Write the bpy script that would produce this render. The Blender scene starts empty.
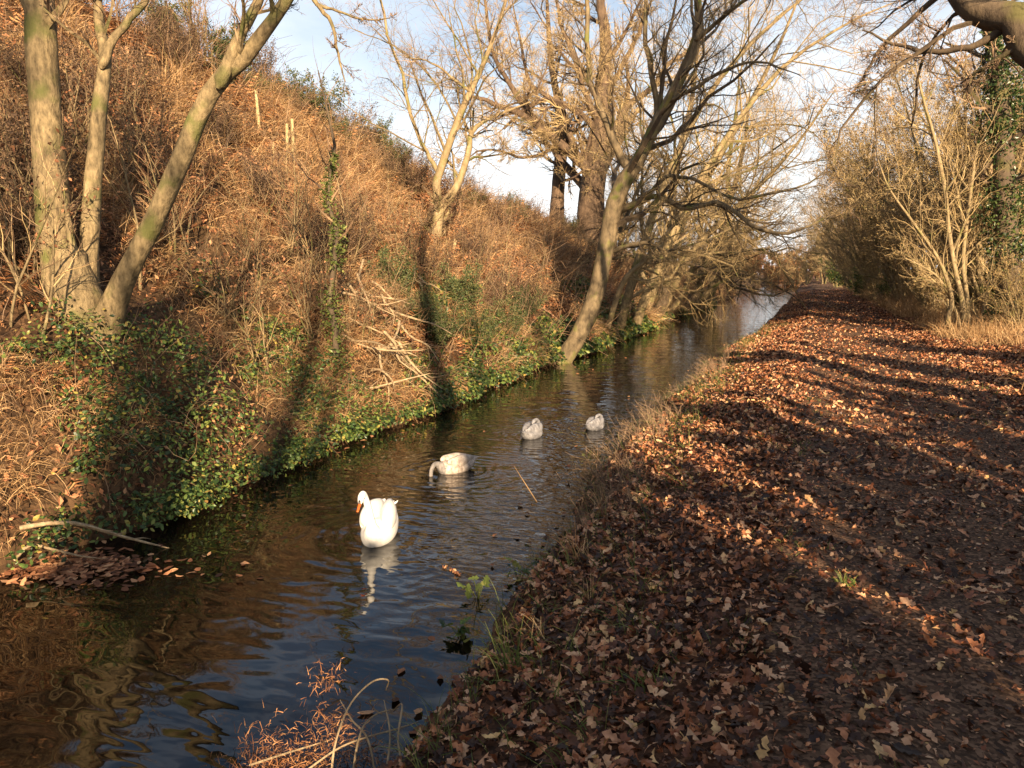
import bpy, math
import numpy as np
from mathutils import Vector, Matrix
PI = math.pi
RS = np.random.RandomState
scene = bpy.context.scene
COL = scene.collection

# ------------------------------------------------------------------ camera frame (canal runs along +Y)
CAM = np.array([0.0, 0.0, 2.5]); F = 768.0
YAW = math.atan(0.387); PITCH = math.atan(114 / 768.0)
fh = np.array([-math.sin(YAW), math.cos(YAW), 0]); rt = np.array([math.cos(YAW), math.sin(YAW), 0]); zz = np.array([0, 0, 1.0])
fw = fh * math.cos(PITCH) - zz * math.sin(PITCH); up = fh * math.sin(PITCH) + zz * math.cos(PITCH)
def W(x, y, t):
    """world point seen at x, y at horizontal distance t in front of the viewer"""
    d = fw + rt * (x - 512) / F + up * (384 - y) / F
    return CAM + d * (t / d.dot(fh))
SAZ = math.radians(31); SEL = math.radians(17.5)
SUN = np.array([math.sin(SAZ) * math.cos(SEL), -math.cos(SAZ) * math.cos(SEL), math.sin(SEL)])

# ------------------------------------------------------------------ noise and terrain
_g = RS(5).rand(256, 256)
def vnoise(x, y, s=1.0, ox=0.0):
    x = np.asarray(x, float) / s + 1000 + ox; y = np.asarray(y, float) / s + 1000 + ox * 1.7
    xi = np.floor(x).astype(int); yi = np.floor(y).astype(int); fx = x - xi; fy = y - yi
    fx = fx * fx * (3 - 2 * fx); fy = fy * fy * (3 - 2 * fy)
    a = _g[xi % 256, yi % 256]; b = _g[(xi + 1) % 256, yi % 256]; c = _g[xi % 256, (yi + 1) % 256]; d = _g[(xi + 1) % 256, (yi + 1) % 256]
    return (a * (1 - fx) + b * fx) * (1 - fy) + (c * (1 - fx) + d * fx) * fy - 0.5
def xl(Y): return np.interp(Y, [-50, 0, 30, 36, 300], [-6.1, -6.1, -6.35, -6.8, -6.9]) + .5 * vnoise(Y, 0 * Y, 1.9) + .25 * vnoise(Y, 0 * Y, .6, 9)
def xr(Y): return np.interp(Y, [-50, 0, 3.5, 8, 19, 32, 64, 300], [-1.7, -1.75, -1.95, -2.2, -2.45, -1.8, -1.6, -1.6]) + .25 * vnoise(Y, 0 * Y, 1.3, 3) + .15 * vnoise(Y, 0 * Y, .4, 13)
HY = [-60, 0, 17, 21.5, 29.5, 32.4, 41.6, 60, 90, 200]
HH = [10.5, 10.5, 9.6, 8.7, 6.5, 5.7, 4.8, 2.9, 1.7, 1.2]
HS = [12, 12, 12, 12, 10.3, 8.6, 7.2, 6.3, 5, 5]
def hill(X, Y):
    X = np.asarray(X, float); Y = np.asarray(Y, float)
    s = xl(Y) - X; h = np.interp(Y, HY, HH); sc = np.interp(Y, HY, HS)
    lo = np.minimum(1.7, .38 * h); e = .5 * vnoise(X, Y, 2.3) + .25 * vnoise(X, Y, .7, 4)
    z = np.where(s < 0, np.maximum(-.9, s * 1.6),
        np.where(s < .3, s / .3 * .42,
        np.where(s < 1.7, .42 + (s - .3) / 1.4 * (lo - .42),
        np.where(s < sc, lo + (s - 1.7) / (sc - 1.7) * (h - lo), h - .12 * (s - sc)))))
    return np.maximum(z + e * np.clip(s, 0, 1.2), -.9)
def bank(X, Y):
    X = np.asarray(X, float); Y = np.asarray(Y, float)
    s = X - xr(Y)
    z = np.where(s < 0, np.maximum(-.9, s * 1.6), np.where(s < .35, s / .35 * .4, np.where(s < 1.9, .4 + (s - .35) / 1.55 * .38, .78)))
    z = z - .07 * np.exp(-((X - 1.2) / 1.1) ** 2) + .22 * np.clip((X - 3.4) / 1.2, 0, 1)
    return z + (.10 * vnoise(X, Y, .9, 7) + .05 * vnoise(X, Y, .33, 8)) * np.clip(s, 0, 1)
def GZ(X, Y):
    return np.where(np.asarray(X) < -4.2, hill(X, Y), bank(X, Y))
def on_ground(x, y, t0=3.0, t1=120.0):
    for t in np.arange(t0, t1, .05):
        p = W(x, y, t)
        if p[2] < max(0.0, float(GZ(p[0], p[1]))): return p, t
    return W(x, y, t1), t1

# ------------------------------------------------------------------ materials
def new_mat(name):
    m = bpy.data.materials.new(name); m.use_nodes = True
    return m, m.node_tree.nodes, m.node_tree.links, m.node_tree.nodes['Principled BSDF']
def ramp(nd, stops):
    r = nd.new('ShaderNodeValToRGB'); e = r.color_ramp.elements
    while len(e) < len(stops): e.new(.5)
    for i, (p, c) in enumerate(stops):
        e[i].position = p; e[i].color = (*c, 1)
    return r
def leaf_mat(name, stops, rough=.6, trans=.25, nscale=0):
    m, nd, lk, b = new_mat(name)
    g = nd.new('ShaderNodeNewGeometry'); r = ramp(nd, stops)
    lk.new(g.outputs['Random Per Island'], r.inputs[0])
    b.inputs['Roughness'].default_value = rough
    b.inputs['Specular IOR Level'].default_value = .35
    src = r.outputs[0]
    if nscale:
        n = nd.new('ShaderNodeTexNoise'); n.inputs['Scale'].default_value = nscale; n.inputs['Detail'].default_value = 4
        tc = nd.new('ShaderNodeTexCoord'); lk.new(tc.outputs['Object'], n.inputs['Vector'])
        mx = nd.new('ShaderNodeMix'); mx.data_type = 'RGBA'; mx.blend_type = 'MULTIPLY'; mx.inputs[0].default_value = 1
        r2 = ramp(nd, [(.3, (.55, .5, .45)), (.65, (1.25, 1.2, 1.1))]); lk.new(n.outputs[0], r2.inputs[0])
        lk.new(src, mx.inputs[6]); lk.new(r2.outputs[0], mx.inputs[7]); src = mx.outputs[2]
    lk.new(src, b.inputs['Base Color'])
    if trans:
        t = nd.new('ShaderNodeBsdfTranslucent'); lk.new(src, t.inputs['Color'])
        ms = nd.new('ShaderNodeMixShader'); ms.inputs[0].default_value = trans
        lk.new(b.outputs[0], ms.inputs[1]); lk.new(t.outputs[0], ms.inputs[2])
        lk.new(ms.outputs[0], nd['Material Output'].inputs['Surface'])
    return m
def bark_mat(name, c1, c2, moss=None, mossamt=.5, scale=6, stretch=.45, bump=1.0):
    m, nd, lk, b = new_mat(name)
    tc = nd.new('ShaderNodeTexCoord'); mp = nd.new('ShaderNodeMapping'); mp.inputs['Scale'].default_value = (1, 1, stretch)
    lk.new(tc.outputs['Object'], mp.inputs[0])
    n = nd.new('ShaderNodeTexNoise'); n.inputs['Scale'].default_value = scale; n.inputs['Detail'].default_value = 8; n.inputs['Roughness'].default_value = .65
    lk.new(mp.outputs[0], n.inputs['Vector'])
    r = ramp(nd, [(.32, c1), (.68, c2)]); lk.new(n.outputs[0], r.inputs[0]); src = r.outputs[0]
    if moss:
        n2 = nd.new('ShaderNodeTexNoise'); n2.inputs['Scale'].default_value = 2.2; n2.inputs['Detail'].default_value = 6
        lk.new(tc.outputs['Object'], n2.inputs['Vector'])
        r2 = ramp(nd, [(.62 - mossamt * .25, (0, 0, 0)), (.72 - mossamt * .2, (1, 1, 1))]); lk.new(n2.outputs[0], r2.inputs[0])
        mx = nd.new('ShaderNodeMix'); mx.data_type = 'RGBA'; lk.new(r2.outputs[0], mx.inputs[0]); lk.new(src, mx.inputs[6]); mx.inputs[7].default_value = (*moss, 1); src = mx.outputs[2]
    lk.new(src, b.inputs['Base Color']); b.inputs['Roughness'].default_value = .8; b.inputs['Specular IOR Level'].default_value = .25
    bp = nd.new('ShaderNodeBump'); bp.inputs['Strength'].default_value = bump; bp.inputs['Distance'].default_value = .03
    lk.new(n.outputs[0], bp.inputs['Height']); lk.new(bp.outputs[0], b.inputs['Normal'])
    return m
def soil_mat(name, stops, scale, bump=1.0, dist=.03, patch=None):
    m, nd, lk, b = new_mat(name)
    tc = nd.new('ShaderNodeTexCoord')
    v = nd.new('ShaderNodeTexVoronoi'); v.inputs['Scale'].default_value = scale; lk.new(tc.outputs['Object'], v.inputs['Vector'])
    n = nd.new('ShaderNodeTexNoise'); n.inputs['Scale'].default_value = scale * .35; n.inputs['Detail'].default_value = 9; n.inputs['Roughness'].default_value = .7
    lk.new(tc.outputs['Object'], n.inputs['Vector'])
    sp = nd.new('ShaderNodeSeparateColor'); lk.new(v.outputs['Color'], sp.inputs[0])
    ad = nd.new('ShaderNodeMath'); ad.operation = 'MULTIPLY_ADD'; lk.new(sp.outputs[0], ad.inputs[0]); ad.inputs[1].default_value = .45
    ml = nd.new('ShaderNodeMath'); ml.operation = 'MULTIPLY'; lk.new(n.outputs[0], ml.inputs[0]); ml.inputs[1].default_value = .6
    lk.new(ml.outputs[0], ad.inputs[2])
    r = ramp(nd, stops); lk.new(ad.outputs[0], r.inputs[0]); src = r.outputs[0]
    if patch:
        n2 = nd.new('ShaderNodeTexNoise'); n2.inputs['Scale'].default_value = .5; n2.inputs['Detail'].default_value = 6; lk.new(tc.outputs['Object'], n2.inputs['Vector'])
        r2 = ramp(nd, [(.45, (0, 0, 0)), (.6, (.8, .8, .8))]); lk.new(n2.outputs[0], r2.inputs[0])
        mx = nd.new('ShaderNodeMix'); mx.data_type = 'RGBA'; lk.new(r2.outputs[0], mx.inputs[0]); lk.new(src, mx.inputs[6]); mx.inputs[7].default_value = (*patch, 1); src = mx.outputs[2]
    lk.new(src, b.inputs['Base Color']); b.inputs['Roughness'].default_value = .9; b.inputs['Specular IOR Level'].default_value = .15
    bp = nd.new('ShaderNodeBump'); bp.inputs['Strength'].default_value = bump; bp.inputs['Distance'].default_value = dist
    lk.new(ad.outputs[0], bp.inputs['Height']); lk.new(bp.outputs[0], b.inputs['Normal'])
    return m
def plain(name, c, rough=.6, bump=0, bs=30):
    m, nd, lk, b = new_mat(name)
    tc = nd.new('ShaderNodeTexCoord'); n = nd.new('ShaderNodeTexNoise'); n.inputs['Scale'].default_value = bs; n.inputs['Detail'].default_value = 4
    lk.new(tc.outputs['Object'], n.inputs['Vector'])
    r = ramp(nd, [(.3, tuple(x * .85 for x in c)), (.7, c)]); lk.new(n.outputs[0], r.inputs[0]); lk.new(r.outputs[0], b.inputs['Base Color'])
    b.inputs['Roughness'].default_value = rough
    if bump:
        bp = nd.new('ShaderNodeBump'); bp.inputs['Strength'].default_value = bump; bp.inputs['Distance'].default_value = .01
        lk.new(n.outputs[0], bp.inputs['Height']); lk.new(bp.outputs[0], b.inputs['Normal'])
    return m

M = {}
M['hill'] = soil_mat('hill_soil', [(.2, (.016, .010, .006)), (.5, (.055, .030, .016)), (.8, (.16, .09, .045))], 22, patch=(.08, .05, .025))
M['ground'] = soil_mat('ground_litter', [(.2, (.020, .011, .007)), (.5, (.075, .035, .019)), (.78, (.22, .105, .055))], 34)
M['path'] = soil_mat('path_mud', [(.2, (.028, .018, .012)), (.5, (.085, .048, .029)), (.8, (.24, .14, .085))], 60, bump=.8)
M['bark_tan'] = bark_mat('bark_olive_tan', (.07, .052, .028), (.30, .225, .12), moss=(.11, .11, .035), mossamt=.35, scale=16)
M['bark_pale'] = bark_mat('bark_pale', (.15, .11, .055), (.33, .25, .14), moss=(.16, .15, .05), mossamt=.3)
M['bark_moss'] = bark_mat('bark_mossy', (.10, .08, .04), (.28, .21, .11), moss=(.10, .11, .02), mossamt=.8)
M['bark_dark'] = bark_mat('bark_dark', (.045, .032, .022), (.13, .095, .06), moss=(.09, .08, .03), mossamt=.3)
M['bark_brown'] = bark_mat('bark_brown_mossy', (.07, .052, .032), (.22, .165, .095), moss=(.13, .13, .035), mossamt=.3, scale=8)
M['bark_oak'] = bark_mat('bark_oak', (.045, .030, .020), (.14, .092, .058), scale=5)
M['twig_gold'] = leaf_mat('twigs_golden', [(0, (.10, .065, .035)), (.5, (.29, .20, .095)), (1, (.46, .34, .16))], .7, 0)
M['twig_brown'] = leaf_mat('twigs_brown', [(0, (.07, .045, .03)), (.6, (.19, .12, .07)), (1, (.32, .21, .12))], .7, 0)
M['twig_red'] = leaf_mat('twigs_russet', [(0, (.16, .07, .04)), (.6, (.30, .15, .075)), (1, (.42, .25, .12))], .7, 0)
M['leaf_litter'] = leaf_mat('fallen_oak_leaf', [(0, (.020, .010, .007)), (.34, (.065, .027, .015)), (.56, (.26, .092, .042)), (.78, (.48, .22, .11)), (.94, (.64, .41, .26)), (1, (.64, .42, .18))], .5, .12, 22)
M['leaf_hill'] = leaf_mat('dry_hill_leaf', [(0, (.06, .025, .013)), (.4, (.20, .08, .037)), (.75, (.42, .19, .09)), (1, (.58, .33, .17))], .7, .2)
M['bracken'] = leaf_mat('dead_bracken', [(0, (.06, .025, .012)), (.45, (.26, .105, .042)), (1, (.58, .30, .13))], .75, .25)
M['straw'] = leaf_mat('dry_grass', [(0, (.13, .065, .025)), (.5, (.42, .25, .11)), (1, (.68, .47, .25))], .7, .25)
M['green_grass'] = leaf_mat('green_grass', [(0, (.06, .08, .02)), (.6, (.12, .16, .035)), (1, (.25, .25, .07))], .6, .3)
M['bramble'] = leaf_mat('bramble_leaf', [(0, (.016, .034, .011)), (.4, (.042, .080, .022)), (.7, (.10, .15, .035)), (.9, (.20, .23, .05)), (.965, (.38, .28, .07)), (1, (.24, .11, .04))], .4, .25)
M['ivy'] = leaf_mat('ivy_leaf', [(0, (.012, .028, .01)), (.6, (.035, .06, .018)), (1, (.10, .13, .035))], .35, .15)
M['gold_leaf'] = leaf_mat('withered_leaf', [(0, (.15, .095, .04)), (.6, (.32, .215, .085)), (1, (.42, .33, .13))], .7, .35)
M['gorse'] = leaf_mat('dark_green_needles', [(0, (.03, .05, .018)), (.6, (.07, .09, .03)), (1, (.17, .16, .06))], .6, .15)
M['heather'] = leaf_mat('heather_brown', [(0, (.035, .022, .016)), (.6, (.10, .06, .036)), (1, (.19, .12, .065))], .8, .1)
M['dead_wood'] = bark_mat('dead_wood', (.20, .14, .08), (.44, .33, .20), scale=14)
M['stake'] = bark_mat('stake_wood', (.30, .22, .11), (.50, .39, .21), scale=16)
M['white'] = plain('white_feather', (.82, .80, .76), .55, .3, 26)
M['cygnet'] = bark_mat('cygnet_shade_feather', (.08, .078, .085), (.30, .295, .31), scale=13, stretch=.6, bump=.4)  # grey plumage darkened in colour to stand for birds in shade
M['cygnet_sunlit'] = bark_mat('cygnet_sunlit_feather', (.16, .12, .10), (.60, .51, .43), scale=14, stretch=.6, bump=.4)  # same young plumage, coloured paler and warmer as if sunlit
M['cygnet_dark'] = bark_mat('cygnet_neck', (.09, .085, .085), (.24, .215, .20), scale=20, bump=.3)
M['orange'] = plain('bill_orange', (.55, .11, .02), .4)
M['black'] = plain('black_skin', (.015, .013, .012), .35)
# water
m, nd, lk, b = new_mat('canal_water')
b.inputs['Base Color'].default_value = (.0055, .0038, .0022, 1); b.inputs['Roughness'].default_value = .025; b.inputs['IOR'].default_value = 1.52
b.inputs['Specular IOR Level'].default_value = .5
tc = nd.new('ShaderNodeTexCoord')
def wn(scale, detail, sx, sy, rot=0.0, dist=0.0):
    mp = nd.new('ShaderNodeMapping'); mp.inputs['Scale'].default_value = (sx, sy, 1); mp.inputs['Rotation'].default_value = (0, 0, rot)
    lk.new(tc.outputs['Object'], mp.inputs[0]); n = nd.new('ShaderNodeTexNoise'); n.inputs['Scale'].default_value = scale
    n.inputs['Detail'].default_value = detail; n.inputs['Distortion'].default_value = dist; lk.new(mp.outputs[0], n.inputs['Vector']); return n.outputs[0]
def mth(op, a, bb, c=None):
    q = nd.new('ShaderNodeMath'); q.operation = op
    for i, v in enumerate((a, bb, c)):
        if v is None: continue
        if isinstance(v, (int, float)): q.inputs[i].default_value = v
        else: lk.new(v, q.inputs[i])
    return q.outputs[0]
big = wn(1.1, 1.5, .8, 1.25, .35, .6); chop = wn(6.0, 1.2, .7, 1.6, .36, .5); fine = wn(20, 1, .7, 1.4, .3)
zone = nd.new('ShaderNodeMapRange'); zone.interpolation_type = 'SMOOTHSTEP'
sx = nd.new('ShaderNodeSeparateXYZ'); lk.new(tc.outputs['Object'], sx.inputs[0])
wob = mth('MULTIPLY_ADD', wn(.5, 2, 1, 1), 3.0, sx.outputs[0])
lk.new(wob, zone.inputs[0]); zone.inputs[1].default_value = -2.9; zone.inputs[2].default_value = -.9; zone.inputs[3].default_value = .03; zone.inputs[4].default_value = .5
zy = nd.new('ShaderNodeMapRange'); zy.interpolation_type = 'SMOOTHSTEP'; lk.new(mth('MULTIPLY_ADD', wn(.7, 1, 1, 1, 1.0), 2.0, sx.outputs[1]), zy.inputs[0]); zy.inputs[1].default_value = 5.2; zy.inputs[2].default_value = 7.6; zy.inputs[3].default_value = .12; zy.inputs[4].default_value = 1
zf = nd.new('ShaderNodeMapRange'); lk.new(sx.outputs[1], zf.inputs[0]); zf.inputs[1].default_value = 17; zf.inputs[2].default_value = 28; zf.inputs[3].default_value = 1; zf.inputs[4].default_value = .3
zz_ = mth('MULTIPLY', mth('MULTIPLY', zone.outputs[0], zy.outputs[0]), zf.outputs[0])
hsum = mth('ADD', mth('MULTIPLY', big, .8), mth('MULTIPLY', wn(3.6, 0, .75, 1.3, .5, .8), .24))
hsum = mth('ADD', hsum, mth('MULTIPLY', mth('MULTIPLY', chop, zz_), 1.0))
hsum = mth('ADD', hsum, mth('MULTIPLY', mth('MULTIPLY', fine, zz_), .07))
# rings spreading from the birds
SW = [W(380, 545, 7.0), W(455, 474, 9.4), W(532, 438, 11.4), W(595, 430, 12.0)]
for i, p in enumerate(SW):
    vm = nd.new('ShaderNodeVectorMath'); vm.operation = 'DISTANCE'; lk.new(tc.outputs['Object'], vm.inputs[0]); vm.inputs[1].default_value = (p[0], p[1], 0)
    d = mth('ADD', vm.outputs['Value'], mth('MULTIPLY', wn(2, 2, 1, 1), .35))
    s = mth('SINE', mth('MULTIPLY', d, 34.0 + 3 * i), 0)
    fall = mth('POWER', 2.718, mth('MULTIPLY', vm.outputs['Value'], -1.1))
    hsum = mth('ADD', hsum, mth('MULTIPLY', mth('MULTIPLY', s, fall), .09))
bp = nd.new('ShaderNodeBump'); bp.inputs['Strength'].default_value = 1; bp.inputs['Distance'].default_value = .03
lk.new(hsum, bp.inputs['Height']); lk.new(bp.outputs[0], b.inputs['Normal'])
M['water'] = m

# ------------------------------------------------------------------ mesh building
class MB:
    def __init__(s): s.v = []; s.q = []; s.t = []; s.n = 0
    def add(s, v, q=None, t=None):
        v = np.asarray(v, np.float32).reshape(-1, 3)
        if q is not None and len(q): s.q.append(np.asarray(q, np.int64).reshape(-1, 4) + s.n)
        if t is not None and len(t): s.t.append(np.asarray(t, np.int64).reshape(-1, 3) + s.n)
        s.v.append(v); s.n += len(v); return s
    def build(s, name, mat, parent=None, org=(0, 0, 0), smooth=False, mat2=None, split=0):
        v = (np.concatenate(s.v) if s.v else np.zeros((0, 3), np.float32)) - np.asarray(org, np.float32)
        q = np.concatenate(s.q) if s.q else np.zeros((0, 4), np.int64); t = np.concatenate(s.t) if s.t else np.zeros((0, 3), np.int64)
        me = bpy.data.meshes.new(name); me.vertices.add(len(v)); me.vertices.foreach_set('co', v.astype(np.float32).ravel())
        li = np.concatenate([q.ravel(), t.ravel()]).astype(np.int32)
        me.loops.add(len(li)); me.loops.foreach_set('vertex_index', li)
        st = np.concatenate([np.arange(len(q)) * 4, len(q) * 4 + np.arange(len(t)) * 3]).astype(np.int32)
        me.polygons.add(len(st)); me.polygons.foreach_set('loop_start', st)
        me.polygons.foreach_set('use_smooth', np.full(len(st), smooth, bool))
        me.update(calc_edges=True); me.materials.append(mat)
        if mat2 is not None:
            me.materials.append(mat2); mi = np.zeros(len(st), np.int32); mi[split:] = 1; me.polygons.foreach_set('material_index', mi)
        o = bpy.data.objects.new(name, me); COL.objects.link(o)
        if parent is not None: o.parent = parent
        return o
def nrm(a): return a / np.maximum(np.linalg.norm(a, axis=-1, keepdims=True), 1e-9)
def tube_mesh(P, R, sides, lump=0.0, rs=None, mb=None):
    """P (N,k,3), R (N,k) -> tapered tubes"""
    mb = mb or MB(); N, k, _ = P.shape
    T = np.empty_like(P); T[:, 1:-1] = P[:, 2:] - P[:, :-2]; T[:, 0] = P[:, 1] - P[:, 0]; T[:, -1] = P[:, -1] - P[:, -2]; T = nrm(T)
    A = nrm(P[:, -1] - P[:, 0]); ref = np.where(np.abs(A[:, 2:3]) > .8, np.array([[1., .1, 0]]), np.array([[0, 0.1, 1.]]))
    U = nrm(np.cross(T, ref[:, None, :])); V = np.cross(T, U)
    a = np.arange(sides) * 2 * PI / sides
    rr = R[:, :, None] * np.ones((1, 1, sides))
    if lump: rr = rr * (1 + lump * (rs.rand(N, k, sides) - .5))
    X = P[:, :, None, :] + rr[..., None] * (np.cos(a)[None, None, :, None] * U[:, :, None, :] + np.sin(a)[None, None, :, None] * V[:, :, None, :])
    i = np.arange(k - 1)[:, None] * sides; j = np.arange(sides)[None, :]; j2 = (j + 1) % sides
    q = np.stack([i + j, i + j2, i + sides + j2, i + sides + j], -1).reshape(-1, 4)
    Q = (q[None] + (np.arange(N) * k * sides)[:, None, None]).reshape(-1, 4)
    return mb.add(X.reshape(-1, 3), Q)
def cr(pts, k):
    """smooth curve through points, k samples (works on any row width)"""
    p = np.asarray(pts, float); n = len(p)
    if n == 2: return p[0] + (p[1] - p[0]) * np.linspace(0, 1, k)[:, None]
    e = np.vstack([2 * p[0] - p[1], p, 2 * p[-1] - p[-2]])
    u = np.linspace(0, n - 1 - 1e-6, k); i = u.astype(int); f = (u - i)[:, None]
    a, b_, c, d = e[i], e[i + 1], e[i + 2], e[i + 3]
    return .5 * (2 * b_ + (c - a) * f + (2 * a - 5 * b_ + 4 * c - d) * f ** 2 + (3 * b_ - a - 3 * c + d) * f ** 3)
def children(P, R, rs, n, t0=.25, ang=(30, 60), ln=(.35, .6), rad=.6, k=5, upb=.15, wob=.25, maxlen=99, bias=None, tip=True, rmin=.002, grav=0.0, tlen=.6):
    N, kk, _ = P.shape
    tt = (np.arange(n)[None] + rs.rand(N, n)) / n * (1 - t0) + t0
    if tip: tt[:, -1] = .985
    tt = tt.reshape(-1); pi_ = np.repeat(np.arange(N), n)
    f = tt * (kk - 1); i = np.minimum(f.astype(int), kk - 2); f = f - i
    S = P[pi_, i] * (1 - f)[:, None] + P[pi_, i + 1] * f[:, None]
    T = nrm(P[pi_, i + 1] - P[pi_, i]); r = R[pi_, i] * (1 - f) + R[pi_, i + 1] * f
    L = np.linalg.norm(np.diff(P, axis=1), axis=2).sum(1)[pi_]
    a = np.radians(rs.uniform(ang[0], ang[1], len(tt)))
    if tip: a = np.where(tt > .98, a * .3, a)
    rv = nrm(rs.randn(len(tt), 3)); side = nrm(rv - T * (rv * T).sum(1, keepdims=True))
    D = T * np.cos(a)[:, None] + side * np.sin(a)[:, None]; D[:, 2] += upb
    if bias is not None: D = D + np.asarray(bias)
    D = nrm(D)
    ll = np.minimum(L * rs.uniform(ln[0], ln[1], len(tt)) * (1.15 - tlen * tt), maxlen)
    Q = np.empty((len(tt), k, 3)); Q[:, 0] = S; st = ll / (k - 1)
    for q in range(1, k):
        Q[:, q] = Q[:, q - 1] + D * st[:, None]
        D = D + wob * rs.randn(len(tt), 3); D[:, 2] += upb * .3 - grav; D = nrm(D)
    Rr = np.maximum(r * rad, rmin)[:, None] * np.linspace(1, .3, k)[None]
    return Q, np.maximum(Rr, rmin * .6)
def lines(specs, k=12, collar=False):
    P = []; R = []
    for pts, rad in specs:
        if collar:
            pts = np.asarray(pts, float); d = nrm(pts[1] - pts[0]); pts = np.vstack([pts[0] - d * rad[0] * 1.6, pts]); rad = [rad[0] * .35, rad[0] * 1.05] + list(rad[1:])
        P.append(cr(pts, k)); R.append(np.interp(np.linspace(0, 1, k), np.linspace(0, 1, len(rad)), rad))
    return np.array(P), np.array(R)

# leaf shapes ---------------------------------------------------------------
def tmpl_oak():
    y = np.array([0, .18, .32, .46, .60, .74, .88, 1.0]); w = np.array([.03, .17, .10, .27, .15, .30, .15, .02])
    v = [(0, a, 0) for a in y] + [(-c, a + .04, 0) for a, c in zip(y, w)] + [(c, a + .04, 0) for a, c in zip(y, w)]
    q = [];
    for i in range(7): q += [(i, i + 1, 9 + i, 8 + i), (i + 1, i, 16 + i, 17 + i)]
    return np.array(v, float), np.array(q)
def tmpl_simple():
    v = [(0, 0, 0), (-.28, .35, 0), (0, .45, 0), (.28, .35, 0), (-.2, .75, 0), (0, 1, 0), (.2, .75, 0)]
    return np.array(v, float), np.array([(0, 2, 1, 1), (0, 3, 2, 2), (1, 2, 5, 4), (2, 3, 6, 5)])
def tmpl_quad():
    v = [(0, 0, 0), (-.3, .5, .06), (0, 1, 0), (.3, .5, .06)]
    return np.array(v, float), np.array([(0, 3, 2, 1)])
def leaves(mb, P, size, rs, tm, tilt=.5, normal=None, curl=.6):
    v, q = tm; N = len(P)
    if not N: return mb
    if q.shape[1] == 4 and (q[:, 2] == q[:, 3]).any():
        tri = q[q[:, 2] == q[:, 3]][:, :3]; q = q[q[:, 2] != q[:, 3]]
    else: tri = np.zeros((0, 3), int)
    nz = np.tile(np.array([[0, 0, 1.]]), (N, 1)) if normal is None else normal
    nz = nrm(nz + tilt * rs.randn(N, 3)); a = nrm(np.cross(nz, rs.randn(N, 3))); bb = np.cross(nz, a)
    c1 = curl * rs.randn(N, 1); c2 = curl * .8 * rs.randn(N, 1); tw = curl * .5 * rs.randn(N, 1)
    lx = v[None, :, 0] * (1 - .15 * np.abs(c1)); ly = v[None, :, 1] - .5; lz = v[None, :, 2] + c1 * (2.2 * v[None, :, 0] ** 2) + c2 * (ly ** 2) + tw * lx * ly * 2
    s = size.reshape(-1, 1)
    X = P[:, None, :] + (lx * s)[..., None] * a[:, None] + (ly * s)[..., None] * bb[:, None] + (lz * s)[..., None] * nz[:, None]
    off = (np.arange(N) * len(v))[:, None, None]
    return mb.add(X.reshape(-1, 3), (q[None] + off).reshape(-1, 4), (tri[None] + off).reshape(-1, 3) if len(tri) else None)
def blades(mb, P, L, w, rs, lean, k=4, spread=.5, droop=.6):
    """curved grass blades from P with mean direction lean (N,3)"""
    N = len(P); D = nrm(lean + spread * rs.randn(N, 3)); S = nrm(np.cross(D, rs.randn(N, 3)))
    X = np.empty((N, k, 2, 3)); c = P.copy(); st = (L / (k - 1))[:, None]
    for i in range(k):
        ww = (w * (1 - .85 * i / (k - 1)))[:, None]
        X[:, i, 0] = c - S * ww; X[:, i, 1] = c + S * ww
        c = c + D * st; D = D.copy(); D[:, 2] -= droop * rs.uniform(.4, 1.3, N) / (k - 1) * 1.6; D = nrm(D)
    i = np.arange(k - 1) * 2; q = np.stack([i, i + 1, i + 3, i + 2], -1)
    return mb.add(X.reshape(-1, 3), (q[None] + (np.arange(N) * 2 * k)[:, None, None]).reshape(-1, 4))
def fronds(mb, P, L, rs, lean, pairs=7, droop=.8):
    """bracken fronds: arching rib with tapering side leaflets"""
    N = len(P); k = pairs + 1; D = nrm(lean + .55 * rs.randn(N, 3)); S = nrm(np.cross(D, np.tile([[0, 0, 1.]], (N, 1)) + .4 * rs.randn(N, 3)))
    c = P.copy(); st = (L / k)[:, None]; pts = []; dirs = []
    for i in range(k + 1):
        pts.append(c.copy()); dirs.append(D.copy()); c = c + D * st; D = D.copy(); D[:, 2] -= droop / k * 1.5; D = nrm(D)
    for i in range(1, k + 1):
        wl = (L * .34 * (1 - (i - 1) / k) * rs.uniform(.7, 1.1, N))[:, None]
        for sg in (-1, 1):
            a = pts[i] - dirs[i] * st * .28; b2 = pts[i] + dirs[i] * st * .28
            tip = pts[i] + S * sg * wl + dirs[i] * wl * .35 - np.array([[0, 0, 1.]]) * wl * rs.uniform(-.1, .6, (N, 1))
            mb.add(np.stack([a, b2, tip], 1).reshape(-1, 3), None, np.arange(N * 3).reshape(-1, 3))
    return mb

def tag(o, label=None, cat=None, group=None, kind=None):
    if label: o['label'] = label
    if cat: o['category'] = cat
    if group: o['group'] = group
    if kind: o['kind'] = kind
    return o
def thing(name, label, cat, loc, group=None):
    o = bpy.data.objects.new(name, None); COL.objects.link(o); o.location = tuple(float(x) for x in loc); o.empty_display_size = .3
    return tag(o, label, cat, group)
def dup(root, label, loc, rz=0.0, sc=1.0, group=None, tilt=(0, 0)):
    r = root.copy(); COL.objects.link(r); r.location = tuple(float(x) for x in loc); r.rotation_euler = (tilt[0], tilt[1], rz)
    r.scale = (sc, sc, sc) if np.isscalar(sc) else sc; r['label'] = label
    if group: r['group'] = group
    for ch in root.children:
        c = ch.copy(); COL.objects.link(c); c.parent = r
    return r

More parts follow.
